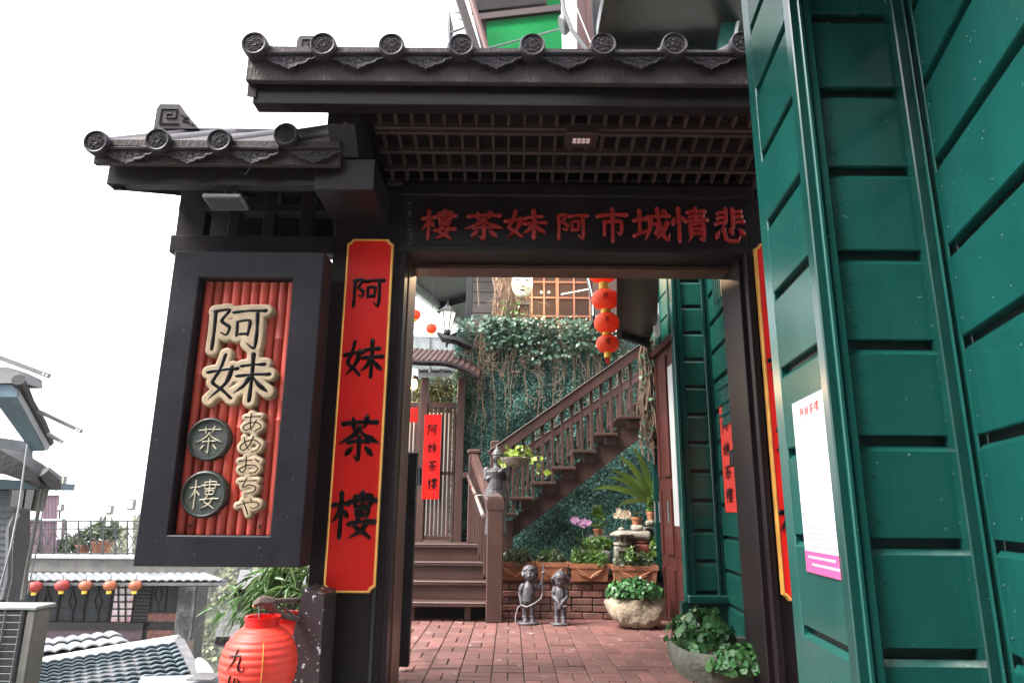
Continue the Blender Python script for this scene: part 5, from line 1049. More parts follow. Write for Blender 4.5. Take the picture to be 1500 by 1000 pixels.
# ================================================================== STATUES
def place(mb, o, s_, rz):                                          # figure space (feet at origin, facing -Y, unit height) -> world
    mx = Matrix.Translation(o) @ Matrix.Rotation(rz, 4, 'Z') @ Matrix.Scale(s_, 4); mb.v = [tuple(mx @ V(v)) for v in mb.v]; return mb
def child(girl):
    q = MB(); q.lathe([(.19, 0), (.20, .02), (.18, .045), (.02, .05)], 18, sy=.8)
    for sg in (-1, 1):
        q.ball((sg*.065, -.03, .07), .045, .075, .03, 12); q.tube([(sg*.062, 0, .06), (sg*.062, .0, .16), (sg*.062, -.008, .25), (sg*.055, 0, .40)], [.042, .050, .055, .075], 12); q.lathe([(.058, .10), (.062, .105), (.062, .135), (.055, .14)], 12, Matrix.Translation((sg*.062, 0, 0)))
    q.ball((0, 0, .41), .115, .09, .085, 16); q.tube([(0, 0, .38), (0, -.01, .50), (0, 0, .62), (0, .0, .70)], [.108, .108, .10, .06], 16); q.ball((0, -.02, .50), .10, .095, .10, 14)
    for sg in (-1, 1): q.ball((sg*.10, 0, .645), .05, .05, .045, 10); q.tube([(sg*.05, -.075, .62), (sg*.045, -.10, .52)], .016, 6)
    q.tube([(0, 0, .66), (0, -.01, .75)], [.05, .045], 10)
    hc = V((0, -.035, .825)) if girl else V((.012, -.015, .85)); tilt = Matrix.Rotation(.45 if girl else -.12, 4, 'X') @ Matrix.Rotation(0 if girl else .35, 4, 'Z')
    h = lambda x, y, z: hc+tilt @ V((x, y, z))
    q.ball(hc, .105, .115, .125, 20, tilt); q.ball(h(0, -.05, -.06), .075, .07, .06, 14, tilt)
    for sg in (-1, 1): q.ball(h(sg*.055, -.085, -.05), .036, .03, .034, 10); q.ball(h(sg*.105, 0, -.01), .014, .022, .032, 8); q.ball(h(sg*.045, -.108, .012), .022, .012, .010, 8)
    q.ball(h(0, -.125, -.025), .018, .022, .02, 8); q.ball(h(0, -.112, -.072), .026, .014, .009, 8); q.ball(h(0, -.105, -.088), .020, .014, .010, 8)
    for k in range(46):                                             # locks of hair
        a = k*2.4; zq = .25+.75*(k/46); rr = math.sqrt(max(0, 1-zq*zq)); d = V((rr*math.cos(a)*.108, rr*math.sin(a)*.118+.012, zq*.125+.012))
        if d.y < -.09 and zq < .55: continue
        q.ball(h(*d), .026, .026, .022, 8)
    for k in range(12): q.ball(h(.10*math.cos(math.pi*k/11), .055+.05*math.sin(math.pi*k/11), .0-.03*(k % 2)), .032, .03, .04, 8)
    if girl:
        for sg in (-1, 1): q.ball(h(sg*.135, .01, .0), .040, .036, .042, 10); q.ball(h(sg*.155, .01, -.045), .026, .024, .035, 8)
    def arm(a, b, c, d): q.tube([a, b], [.046, .038], 10); q.ball(b, .038, n=10); q.tube([b, c], [.037, .028], 10); q.lathe([(.05, 0), (.056, .01), (.05, .08)], 10, Matrix.Translation(V(a).lerp(V(b), .62)) @ (V(a)-V(b)).to_track_quat('Z', 'Y').to_matrix().to_4x4()); hand(c, d)
    def hand(c, d):
        c, d = V(c), V(d).normalized(); sd_ = d.cross(V((0, 0, 1))); sd_ = sd_.normalized() if sd_.length > .1 else V((1, 0, 0)); q.ball(c+d*.015, .026, .024, .024, 8)
        for j in range(4): o = c+d*.03+sd_*((j-1.5)*.013); q.tube([o, o+d*(.022+.004*(j in (1, 2))), o+d*.036+V((0, .012, -.012))], [.009, .008, .006], 6)
        q.tube([c+sd_*.02, c+sd_*.034+d*.02], [.010, .007], 6)
    if girl: arm((-.105, 0, .645), (-.135, -.03, .50), (-.035, -.145, .42), (.6, -.6, -.6)); arm((.105, 0, .645), (.135, -.03, .50), (.035, -.145, .40), (-.5, -.6, -.7))
    else: arm((-.105, 0, .65), (-.15, .02, .50), (-.135, -.05, .36), (.1, -.4, -1)); arm((.105, 0, .65), (.19, -.03, .60), (.235, -.07, .72), (.1, -.2, 1))
    return q
def statue(name, label, u, v, y, hpx, girl, rz):
    p = P(u, v, y); p.z = FZ; s_ = P(u, v-hpx, y).z-P(u, v, y).z; t = thing(name, label, 'statue', p); s_ *= 1.03
    blob(place(child(girl), p, s_, rz), 'figure', M['bronze'], t, .0052, 2)
    if girl:
        q = MB(); q.lathe([(.055, .30), (.06, .31), (.05, .38), (.03, .39)], 12, Matrix.Translation((0, -.16, 0))); q.tube([(.04, -.17, .34), (.11, -.22, .36)], [.016, .010], 8); q.ball((.115, -.225, .362), .02, n=8); q.tube([(-.03, -.16, .385), (0, -.165, .43), (.03, -.16, .385)], .008, 6); place(q, p, s_, rz).build('watering_can', M['bronze'], t)
    else:
        q = MB(); q.tube([(.235, -.10, .50), (.235, -.10, .72), (.25, -.10, .94), (.262, -.10, 1.02)], .013, 8); q.tube([(.225, -.10, .86), (.275, -.10, .90)], .02, 6); place(q, p, s_, rz).build('hose_nozzle', M['bronze'], t)
        q = MB(); q.tube([(.235, -.10, .52), (.20, -.13, .44), (.08, -.15, .36), (-.06, -.13, .30), (-.14, -.08, .33), (-.20, -.05, .28), (-.235, -.04, .14), (-.24, -.06, .02)], .012, 7); place(q, p, s_, rz).build('hose', mat('pale_hose', (.22, .20, .20), .5) if 'hose' not in M else M['hose'], t)
statue('boy_statue', 'grey cast statue of a boy in dungarees holding up a hose', 774, 902, 6.98, 84, False, .15)
statue('girl_statue', 'grey cast statue of a girl with bunched hair holding a watering can', 821, 903, 6.96, 79, True, -.1)
# bowl bearer behind the newel
bb = thing('bowl_bearer_statue', 'dark statue of a figure with a topknot lifting a planted bowl behind the newel', 'statue', P(728, 760, 7.36)); o = P(727, 722, 7.38); s_ = (P(728, 655, 7.38).z-o.z)
q = MB(); q.lathe([(.20, -.9), (.24, -.88), (.22, -.5), (.24, -.25), (.27, -.1), (.25, .02), (.22, .12)], 16, sy=.8)
q.tube([(0, 0, .08), (0, 0, .30), (0, .01, .46), (0, .01, .56)], [.20, .19, .235, .10], 16); q.tube([(0, .0, .50), (.01, -.0, .66)], [.085, .075], 10)
for sg in (-1, 1): q.ball((sg*.215, 0, .49), .085, n=10)
hc = V((.02, -.02, .775)); rz_ = Matrix.Rotation(.7, 4, 'Z'); hh = lambda x, y, z: hc+rz_ @ V((x, y, z))
q.ball(hc, .115, .125, .145, 16); q.ball(hh(0, -.05, -.08), .07, .07, .06, 10); q.ball(hh(0, -.135, -.02), .018, .025, .03, 8); q.ball(hh(0, -.12, -.075), .03, .015, .012, 8)
for sg in (-1, 1): q.ball(hh(sg*.045, -.112, .02), .024, .014, .012, 8); q.ball(hh(sg*.115, .0, -.02), .014, .025, .05, 8)
for k in range(4): q.lathe([(.128-.028*k, .05+.045*k), (.135-.028*k, .065+.045*k), (.125-.028*k, .085+.045*k)], 14, Matrix.Translation(hc+V((-.01, .01, 0))))
q.ball(hc+V((-.01, .01, .26)), .04, n=8)
for sg, hx in ((-1, .16), (1, .30)):
    q.tube([(sg*.22, 0, .49), (sg*.27+(.05 if sg < 0 else 0), -.06, .28)], [.078, .062], 10); q.tube([(sg*.27+(.05 if sg < 0 else 0), -.06, .28), (hx, -.22, .50)], [.06, .045], 10); q.ball((hx, -.23, .53), .05, .05, .06, 8)
    for j in range(4): q.tube([(hx-.03+.02*j, -.245, .54), (hx-.03+.024*j, -.27, .615)], [.014, .010], 6)
blob(place(q, o, s_, 0), 'figure', mat('dark_cast_stone', (.055, .05, .055), .42, .35, 14, .4, 60), bb, .006, 2)
q = MB(); q.lathe([(.10, .56), (.25, .60), (.33, .68), (.36, .74), (.34, .745), (.28, .68)], 20, Matrix.Translation((.42, -.26, 0))); place(q, o, s_, 0).build('bowl', M['stone'], bb)
bxp = o+V((.42, -.26, .74))*s_; bl_ = thing('pothos_plant', 'yellow green pothos spilling from the bowl the dark statue holds', 'plant', bxp)
a, b = dome(tuple(bxp+V((.03, 0, .02))), .17, .11, .085, 70); a2 = np.array([tuple(bxp+V((x, -.10, z))) for x, z in ((-.19, -.02), (-.17, -.08), (.22, -.03), (.25, -.10), (.24, -.17), (.19, -.06), (-.1, -.1), (.27, .02), (-.02, -.1), (.28, -.14))])
for i, (pt, nn) in enumerate(zip(np.concatenate([a, a2]), np.concatenate([b, np.tile((0, -1, .2), (10, 1))]))):
    leaves(pt[None], nn[None], .072, mat('pothos_leaf_'+'x', (.20, .27, .035), .35, .3, 4, rand=.35) if 'poth' not in M else M['poth'], 'leaf', bl_, .8, .5, .4); M.setdefault('poth', bpy.data.materials['pothos_leaf_x'])
mb = MB()
for i in range(0, 70, 3): mb.tube([bxp, V(a[i])], .003, 4)
for pt in a2: mb.tube([bxp+V((0, -.05, .02)), V(pt)], .003, 4)
mb.build('stems', M['leaf'], bl_)
bpy.data.materials['pothos_leaf_x'].name = 'pothos_leaf'

# ================================================================== STRING OF LANTERNS
def round_lantern(parent, c, r, hz, m, chars, part='paper_body', ribs=11, ring=.42, sgl=1, inkw=9):
    mb = MB(); prof = []
    for i in range(ribs*6+1):
        a = -1.18+2.36*i/(ribs*6); rr = r*math.cos(a)**.86*(1-.030*(1-abs(math.sin(math.pi*i/6)))); prof.append((max(rr, r*.12), hz*math.sin(a)))
    o = mb.lathe(prof, 28, Matrix.Translation(c)).build(part, m, parent, smooth=60)
    for ch, a0, x_, z_, w_, h_ in chars:
        def fn(x, y, h): 
            zq = z_+h_*(.5-y); ang = a0+(x-.5)*w_/r; rr = r*max(.05, 1-(zq/hz)**2)**.43+h+.0005; return V(c)+V((rr*math.sin(ang), -rr*math.cos(ang), zq))
        glyph(MB(), ch, fn, inkw, .003).build('character', M['ink'], o, smooth=50)
    return o
LS = 5.75; sl2 = thing('lantern_string', 'string of four round red lanterns with yellow collars hanging in the courtyard', 'lantern', P(886, 430, LS))
for i, (u, v, w, h) in enumerate(((883, 402, 45, 25), (886.5, 438.5, 43, 32), (888.5, 473, 39, 32), (890, 503.5, 35, 28))):
    c = P(u, v, LS); round_lantern(sl2, c, w*LS/2000, h*LS/2000, M['paper2'], (('阿妹茶樓'[i], -.1, 0, .004, .045, .065),), inkw=7)
for u, v0, v1, w in ((884.5, 414, 424, 15), (887.5, 453, 460, 15), (889, 487, 491, 14), (890.5, 515.5, 523.5, 11)):
    MB().lathe([(w*LS/2000, PH(u, v1, LS)), (w*LS/2000*1.04, PH(u, (v0+v1)/2, LS)), (w*LS/2000, PH(u, v0, LS))], 16, Matrix.Translation((PX(u, v0, LS), LS, 0))).build('yellow_collar', M['yellow'], sl2)
mb = MB()
for k in range(9): a = k*.7; x = PX(890.5, 524, LS); mb.tube([(x+.02*math.cos(a), LS+.02*math.sin(a), PH(890, 523, LS)), (x+.012*math.cos(a), LS+.012*math.sin(a), PH(890, 533, LS))], .003, 4)
mb.build('tassel', M['red'], sl2, kind='stuff'); MB().tube([P(883, 380, LS), P(882, 300, LS-.0)], .004, 5).build('cord', M['black'], sl2)
ck = thing('looped_cable', 'black and white cable looping down beside the red lantern string', 'cable', P(868, 440, 6.6)); MB().tube([P(861, 380, 6.6), P(862, 410, 6.6), P(867, 440, 6.6), P(870, 470, 6.6), P(866, 480, 6.6)], .018, 6).build('cable', M['black'], ck); MB().tube([P(859, 380, 6.58), P(861, 405, 6.58), P(868, 435, 6.58), P(869, 462, 6.58)], .008, 6).build('white_cable', M['white'], ck)
for i, (u, v, w) in enumerate(((608, 461, 18), (632, 481, 17))):
    t = thing('red_lantern', ('upper left red lantern hanging against the sky beyond the carriage lantern', 'lower red lantern hanging close beside the carriage lantern post')[i], 'lantern', P(u, v, 11.6), 'red lanterns beyond the small gate'); c = P(u, v, 11.6); round_lantern(t, c, w*11.6/2000, w*11.6/2300, M['paper2'], (), ribs=8); MB().tube([c+V((0, 0, .08)), c+V((0, 0, .9))], .006, 4).build('cord', M['black'], t)
    MB().lathe([(.04, -.12), (.045, -.09)], 10, Matrix.Translation(c)).build('collar', M['yellow'], t)
# big lanterns under the signboard
def big(label, u, v, y, r, chars, seed):
    c = P(u, v, y); t = thing('street_lantern', label, 'lantern', c, 'large red lanterns below the signboard'); hz = r*1.03
    round_lantern(t, c, r, hz, M['paper'], chars, ribs=13, inkw=9); zt_ = hz*math.sin(1.18)
    MB().lathe([(r*.44, zt_-.02), (r*.45, zt_+.035), (r*.47, zt_+.04), (r*.47, zt_+.048), (r*.41, zt_+.045), (r*.41, zt_-.02)], 28, Matrix.Translation(c)).build('top_ring', M['red'], t)
    MB().lathe([(r*.41, -zt_-.05), (r*.45, -zt_-.05), (r*.45, -zt_+.02)], 28, Matrix.Translation(c)).build('bottom_ring', M['red'], t); mb = MB()
    for a in (0, 2.1, 4.2): mb.tube([c+V((r*.4*math.cos(a), r*.4*math.sin(a), zt_+.03)), c+V((0, 0, zt_+.10))], .002, 4)
    mb.build('hanging_wire', M['black'], t)
    for a in (.42,): MB().tube([V(c)+V(((r*math.cos(q)+.002)*math.sin(a), -(r*math.cos(q)+.002)*math.cos(a), hz*math.sin(q))) for q in np.linspace(-.7, .75, 12)], .0025, 5).build('gold_seam', M['gilt'], t)
    return t
YB = 3.75; rB = 51.5*YB/1000*.985
big('large red paper lantern with black characters hanging below the signboard', 379, 972, YB, rB, (('九', -.28, 0, .05, .105, .11), ('份', -.28, 0, -.075, .105, .115)), 1)
big('large red paper lantern mostly hidden behind the first, beside the buttress', 414, 958, 4.25, rB*1.0, (), 2)
br = thing('lantern_bracket', 'rusty dragon shaped bracket arm above the large red lanterns', 'bracket', P(440, 880, 4.1)); mb = MB(); mb.tube([P(450, 878, 4.1), P(420, 879, 3.95), P(398, 880, 3.85)], .014, 8); mb.tube([P(402, 880, 3.85), P(390, 882, 3.83), P(380, 881, 3.81), P(371, 886, 3.8)], [.02, .034, .026, .012], 8); mb.tube([P(395, 884, 3.84), P(405, 897, 3.86), P(420, 903, 3.9), P(445, 907, 4.05)], [.03, .022, .016, .014], 8)
mb.tube([P(388, 876, 3.82), P(384, 872, 3.82)], [.012, .004], 6); mb.tube([P(398, 892, 3.85), P(405, 905, 3.86)], .012, 6); mb.tube([P(408, 884, 3.88), P(432, 902, 3.95)], .008, 6)
mb.build('arm', mat('rusty_bracket', (.075, .05, .045), .6, .4, 20, .6, 60), br); MB().tube([P(377, 884, 3.805), P(371, 888, 3.80)], [.014, .008], 6).build('gold_jaw', M['gilt'], br)
MB().tube([P(379, 884, 3.8), P(379, 912, YB)], .003, 4).build('hook', M['black'], br)
# ================================================================== LEFT: HILLSIDE VILLAGE
# drooping bamboo below the signboard
bt = thing('bamboo_plant', 'drooping bamboo with narrow leaves behind the buttress and red lanterns', 'plant', P(430, 960, 5.0)); stems = MB(); pos = []; alo = []
for k in range(34):
    p = P(rng.uniform(415, 462), rng.uniform(822, 870), rng.uniform(4.75, 5.3)); d = V((rng.uniform(-1, -.1), rng.uniform(-.3, .3), rng.uniform(-.1, .35))); pts = [p.copy()]
    L_ = rng.uniform(.25, .5) * (1.2 if k % 3 == 0 else .8)
    for i in range(6):
        p = p+d*(L_/6); d.z -= .22; pts.append(p.copy())
        for s_ in range(3): pos.append(p+V((rng.normal(0, .012), rng.normal(0, .012), rng.normal(0, .01)))); alo.append((d.x+rng.normal(0, .5), d.y+rng.normal(0, .4), d.z-.45))
    stems.tube(pts, .003, 4, caps=False)
leaves(np.array([tuple(p) for p in pos]), np.tile((-.2, -.7, .7), (len(pos), 1)), .12, M['bamb'], 'leaves', bt, .17, .5, .5, .4, False, np.array(alo), kind='stuff'); stems.build('stems', M['leaf'], bt, kind='stuff')
gr3 = thing('grass_tuft', 'dry hanging grass blades behind the large red lantern', 'plant', P(350, 950, 5.2)); mb = MB()
for k in range(45): b = P(rng.uniform(345, 372), rng.uniform(900, 915), 5.2+rng.uniform(-.1, .1)); blade(mb, b, (-.8+rng.normal(0, .35), rng.normal(0, .3), rng.uniform(-.2, .4)), rng.uniform(.2, .38), .010, .9, 6)
mb.build('blades', M['sage'], gr3, kind='stuff')
# neighbouring low roofs behind the lanterns
nr_ = thing('stone_roofed_shed', 'small shed with grey slab roofs behind the bamboo', 'building', P(390, 900, 7)); M['slabgrey'] = mat('grey_roof_slab', (.085, .08, .085), .7, .35, 5, .6, 40, grime=.5, grimecol=(.05, .05, .05))
def quadslab(nm, pts, d, m, par): return MB().prism(pts, d).build(nm, m, par)
quadslab('roof', [P(343, 864, 7.0), P(460, 856, 7.0), P(460, 832, 9.0), P(352, 834, 9.0)], (0, 0, -.12), M['slabgrey'], nr_)
bx('fascia', PX(343, 866, 7.0), PX(460, 866, 7.0), 7.0, 7.05, PH(400, 877, 7.0), PH(400, 862, 7.0), M['dark'], nr_)
bx('wall', PX(352, 880, 7.3), PX(470, 880, 7.3), 7.3, 8.6, PH(400, 960, 7.3), PH(400, 866, 7.3), mat('shed_timber', (.07, .045, .035), .7, .3, 6, .4, 30), nr_)
for k in range(4): bx('board', PX(351, 880, 7.28), PX(470, 880, 7.28), 7.27, 7.295, PH(400, 884+k*9, 7.28), PH(400, 877+k*9, 7.28), M['brownp'], nr_)
quadslab('lower_roof', [P(315, 934, 6.4), P(440, 934, 6.4), P(440, 896, 7.2), P(323, 893, 7.2)], (0, 0, -.07), M['slabgrey'], nr_)
bx('fascia', PX(315, 936, 6.38), PX(440, 936, 6.38), 6.38, 6.42, PH(380, 944, 6.38), PH(380, 932, 6.38), M['dark'], nr_)
# blue tiled roof below
M['bluetile'] = mat('blue_grey_roof_tile', (.075, .105, .125), .4, .25, 9, .3, 50, rand=.22, grime=.5, grimecol=(.10, .12, .12)); M['whitetile'] = mat('pale_roof_tile', (.12, .13, .14), .5, .2, 8, .3, 40, rand=.15, grime=.4, grimecol=(.3, .3, .3))
def tile_roof(root, a, b, c, d, nr, nc, m, rad_f=.5, nm='roof_tile'):    # a-b eave (left,right), d-c top; curved pan tiles row by row
    a, b, c, d = map(V, (a, b, c, d)); me_cache = {}
    MB().prism([a, b, c, d], (0, 0, -.06)).build('roof_deck', M['slabgrey'], root)
    for i in range(nr):
        for j in range(nc):
            t0, t1 = i/nr, (i+1.12)/nr; s0, s1 = j/nc, (j+1)/nc
            def q(s, t): return (a.lerp(b, s)).lerp(d.lerp(c, s), min(t, 1))
            p00, p10, p11, p01 = q(s0, t0), q(s1, t0), q(s1, t1), q(s0, t1); w = (p10-p00).length; nn = (p10-p00).cross(p01-p00).normalized()
            if nn.z < 0: nn = -nn
            vs = []
            for (pl, pr, lift) in ((p00, p10, .045), (p01, p11, .0)):
                for k in range(7): s = k/6; vs.append(pl.lerp(pr, s)+nn*(lift+w*.15*abs(math.sin(math.pi*s))*(1 if s else 1)+.003*random.random()))
            vs += [v-nn*.02 for v in vs[:7]]
            MB().add(vs, [(k, k+1, 8+k, 7+k) for k in range(6)]+[(14+k, 15+k, 1+k, k) for k in range(6)]).build(nm, m, root, smooth=50)
M['greywhite'] = mat('weathered_white', (.30, .31, .31), .7, .25, 6, .4, 30, grime=.5, grimecol=(.14, .14, .13))
br_ = thing('blue_tiled_roof', 'blue grey tiled roof with white ridge below the signboard', 'roof', P(170, 980, 9.5))
tile_roof(br_, P(20, 1040, 8.6), P(300, 1020, 8.6), P(262, 940, 10.4), P(35, 975, 10.4), 12, 13, M['bluetile'])
MB().tube([P(10, 982, 10.4), P(80, 968, 10.42), P(180, 951, 10.44), P(262, 938, 10.4)], .085, 8).build('ridge_cap', M['greywhite'], br_)
tile_roof(br_, P(36, 964, 10.7), P(190, 944, 10.7), P(170, 925, 12.2), P(40, 940, 12.2), 2, 7, M['whitetile'], nm='back_tile')
MB().bar(P(262, 940, 10.38), P(302, 1020, 8.58), .12, .10).build('verge', M['slabgrey'], br_)
wl_ = thing('weathered_beam', 'flat pale weathered parapet beam in front of the blue tiled roof', 'beam', P(270, 994, 6)); MB().prism([P(200, 1004, 6.0), P(340, 1004, 6.0), P(335, 986, 6.5), P(207, 990, 6.5)], (0, 0, -.2)).build('slab', M['grey'], wl_); bx('plate', PX(277, 992, 6.1), PX(315, 992, 6.1), 6.05, 6.3, PH(300, 994, 6.1), PH(300, 988, 6.2), M['slabgrey'], wl_)
dish = thing('satellite_dish', 'small pale satellite dish beyond the blue tiled roof', 'dish', P(295, 985, 9)); MB().lathe([(0, 0), (.1, .02), (.16, .06), (.165, .055), (.1, .01)], 18, Matrix.Translation(P(294, 984, 9)) @ Matrix.Rotation(.9, 4, 'Y')).build('bowl', M['white'], dish); MB().tube([P(294, 984, 9), P(297, 1003, 9)], .015, 6).build('post', M['grey'], dish)
# tea house with lanterns across the drop
th = thing('lantern_house', 'dark timber house with red lanterns under a pale tiled eave and roof terrace', 'building', P(170, 940, 17)); HY2 = 17.0
M['darkwall'] = mat('dark_house_boards', (.030, .026, .026), .65, .3, 5, .3, 30, spec=.2); M['mauve'] = mat('mauve_wall', (.11, .065, .085), .7, .25, 3, .3, 20, grime=.4, grimecol=(.06, .04, .05)); M['concrete'] = mat('stained_concrete', (.13, .122, .112), .85, .3, 3, .5, 20, grime=.7, grimecol=(.07, .065, .06))
X2 = lambda u, v=890: PX(u, v, HY2); Z2 = lambda v, u=150: PH(u, v, HY2)
bx('wall', X2(-320), X2(284), HY2+.06, HY2+.7, Z2(1000), Z2(838), M['darkwall'], th)
bx('mauve_band', X2(-320), X2(213), HY2+.0, HY2+.055, Z2(941), Z2(921), M['mauve'], th); bx('sill', X2(-320), X2(216), HY2-.10, HY2+.04, Z2(921), Z2(910), M['darkwall'], th)
for k in range(13): bx('clapboard', X2(196), X2(219), HY2+.01, HY2+.05, Z2(917-k*5.3), Z2(912.4-k*5.3), M['darkwall'], th)
lat = M['dark']
def win(u0_, u1_, v0, v1, kind):
    f = bx('window', X2(u0_), X2(u1_), HY2+.03, HY2+.056, Z2(v1), Z2(v0), lat, th)
    bx('pane', X2(u0_+1.5), X2(u1_-1.5), HY2+.02, HY2+.027, Z2(v1-1.5), Z2(v0+1.5), (mat('grey_pane', (.022, .024, .026), .35, .5, 1.5, spec=.14) if 'gp' not in M else M['gp']) if kind != 'red' else mat('red_and_white_pane', (.55, .06, .08), .2, .3, 1.6, col2=(.80, .74, .75)), f)
    cu, cv = (u0_+u1_)/2, (v0+v1)/2
    if kind == 'dia':
        pts = [P(cu, v0, HY2), P(cu, cv-16, HY2), P(cu+5.5, cv, HY2), P(cu, cv+16, HY2), P(cu, v1, HY2)]; pts2 = [P(cu, cv-16, HY2), P(cu-5.5, cv, HY2), P(cu, cv+16, HY2)]; MB().tube(pts, .02, 4).build('glazing_bar', lat, f); MB().tube(pts2, .02, 4).build('glazing_bar', lat, f)
        MB().bar(P(u0_+2, cv+10, HY2), P(u1_-2, cv+10, HY2), .02, .02).build('glazing_bar', lat, f)
    if kind == 'red':
        for k in (1, 2): MB().bar(P(u0_+k*(u1_-u0_)/3, v0, HY2), P(u0_+k*(u1_-u0_)/3, v1, HY2), .03, .03, (0, 1, 0)).build('glazing_bar', lat, f)
        for k in range(1, 6): MB().bar(P(u0_, v0+k*(v1-v0)/6, HY2), P(u1_, v0+k*(v1-v0)/6, HY2), .03, .03).build('glazing_bar', lat, f)
for a, b, k in ((-160, -120, 'dia'), (-115, -75, 'dia'), (-70, -35, 'dia'), (-30, 4, 'dia'), (8, 50, 'dia'), (54, 84, 'dia'), (88, 123, 'dia'), (127, 160, 'dia'), (163, 194, 'red')): win(a, b, 850, 912, k)
win(222, 241, 846, 894, 'dia'); win(242, 262, 846, 894, 'plain')
for a, b, c, d in ((218, 264, 897, 909), (220, 262, 922, 935)):
    p_ = bx('brick_panel', X2(a), X2(b), HY2+.01, HY2+.05, Z2(d), Z2(c), M['brick'], th)
    for r_ in range(3):
        for k in range(6):
            w_ = (b-a)/6; o_ = w_*.5*(r_ % 2); bx('brick', X2(a+k*w_+.3+o_*.8), X2(min(b, a+(k+1)*w_-.3+o_)), HY2-.0, HY2+.012, Z2(c+(r_+1)*(d-c)/3-.4), Z2(c+r_*(d-c)/3+.4), M['brick'], p_)
bx('pillar', X2(262), X2(283), HY2-.12, HY2+.3, Z2(940), Z2(850), mat('streaked_pillar', (.05, .045, .045), .8, .4, 5, .5, 20, (1, 1, .3), grime=.9, grimecol=(.30, .28, .27)), th)
bx('footing_beam', X2(40), X2(284), HY2-.2, HY2+.2, Z2(962), Z2(936), mat('dark_brown_footing', (.10, .07, .05), .85, .35, 4, .5, 20), th); bx('footing', X2(262), X2(284), HY2-.18, HY2+.3, Z2(1010), Z2(962.5), M['concrete'], th)
tile_roof(th, P(-200, 853, 16.1), P(332, 853, 16.1), P(300, 838, 17.2), P(-200, 838, 17.2), 1, 42, M['whitetile'])
bx('eave_board', PX(10, 855, 16.15), PX(320, 855, 16.15), 16.15, 16.2, PH(150, 857, 16.15), PH(150, 852, 16.15), M['dark'], th)
bx('parapet', X2(-320), X2(300), HY2+.07, HY2+.3, Z2(840), Z2(818), M['concrete'], th); bx('coping', X2(-320), X2(302), HY2-.02, HY2+.4, Z2(818), Z2(813), M['greywhite'], th)
M['gp'] = bpy.data.materials['grey_pane']
for i, (u, r_) in enumerate(((18, 9), (51, 10), (91, 10), (125, 9), (161, 9), (198, 9))):
    c = P(u, 857+(2 if i < 2 else 0), 16.0); m_ = M['deepred'] if i < 3 else mat('orange_paper_lantern', (.26, .06, .02), .5, .2, 6) if 'op' not in M else M['op']
    if i >= 3: M['op'] = m_
    t = thing('house_lantern', ('red lantern at the far left end of the pale eave', 'red lantern under the eave next to the air conditioner', 'bright red lantern with a tassel over the first diamond window', 'orange red lantern between the two diamond windows', 'orange lantern left of the red flowered window', 'pale orange lantern right of the red flowered window')[i], 'lantern', c, 'lanterns under the pale tiled eave')
    round_lantern(t, c, r_*.0150, r_*.0118, m_, (), ribs=8); MB().lathe([(.05, -.17), (.055, -.11)], 10, Matrix.Translation(c)).build('collar', M['yellow'], t); MB().tube([c+V((0, 0, .1)), c+V((0, 0, .2))], .008, 4).build('cord', M['black'], t)
# terrace railing, pots, lamps on that roof
M['raildark'] = mat('dark_rail_metal', (.035, .033, .035), .5, spec=.3)
rl = thing('terrace_railing', 'thin metal railing with crossed bars round the roof terrace', 'railing', P(150, 815, 17.2)); RY = 17.25; m_ = M['raildark']
for v in (763, 774, 810): MB().bar(P(20, v, RY), P(205, v, RY), .03, .03).build('rail', m_, rl)
for u in range(25, 206, 18): MB().bar(P(u, 815, RY), P(u, 762, RY), .03, .03, (0, 1, 0)).build('baluster', m_, rl)
for u in range(25, 196, 18):
    MB().bar(P(u, 808, RY), P(u+18, 778, RY), .018, .018).build('cross_bar', m_, rl); MB().bar(P(u+18, 808, RY+.02), P(u, 778, RY+.02), .018, .018).build('cross_bar', m_, rl)
for lab, u, v0, r_, hh, n_ in (('large terracotta pot with a feathery bush on the roof terrace', 147, 812, 14, 20, 900), ('smaller terracotta pot beside the feathery bush on the roof terrace', 121, 811, 10, 14, 260)):
    y = 17.8; p = P(u, v0, y); h = P(u, v0-hh, y).z-p.z; r2 = r_*y/1000; t = thing('terrace_pot', lab, 'planter', p, 'pots on the roof terrace'); MB().lathe([(r2*.7, 0), (r2*.95, h*.8), (r2*1.05, h*.82), (r2*1.05, h), (r2*.9, h)], 18, Matrix.Translation(p)).build('pot', M['terra'], t)
    a, b = dome(tuple(p+V((0, 0, h*1.4))), r2*1.5, r2*1.2, h*1.2, n_); leaves(a, b, .15, M['sage'], 'foliage', t, .25, .4, .8, kind='stuff')
n_ = 500; a, b = dome(tuple(P(95, 806, 18)), .5, .4, .35, n_); t = thing('terrace_shrub', 'low scrubby plants behind the terrace railing near the mauve wall', 'plant', P(95, 812, 18)); leaves(a, b, .14, M['sage'], 'foliage', t, .4, kind='stuff')
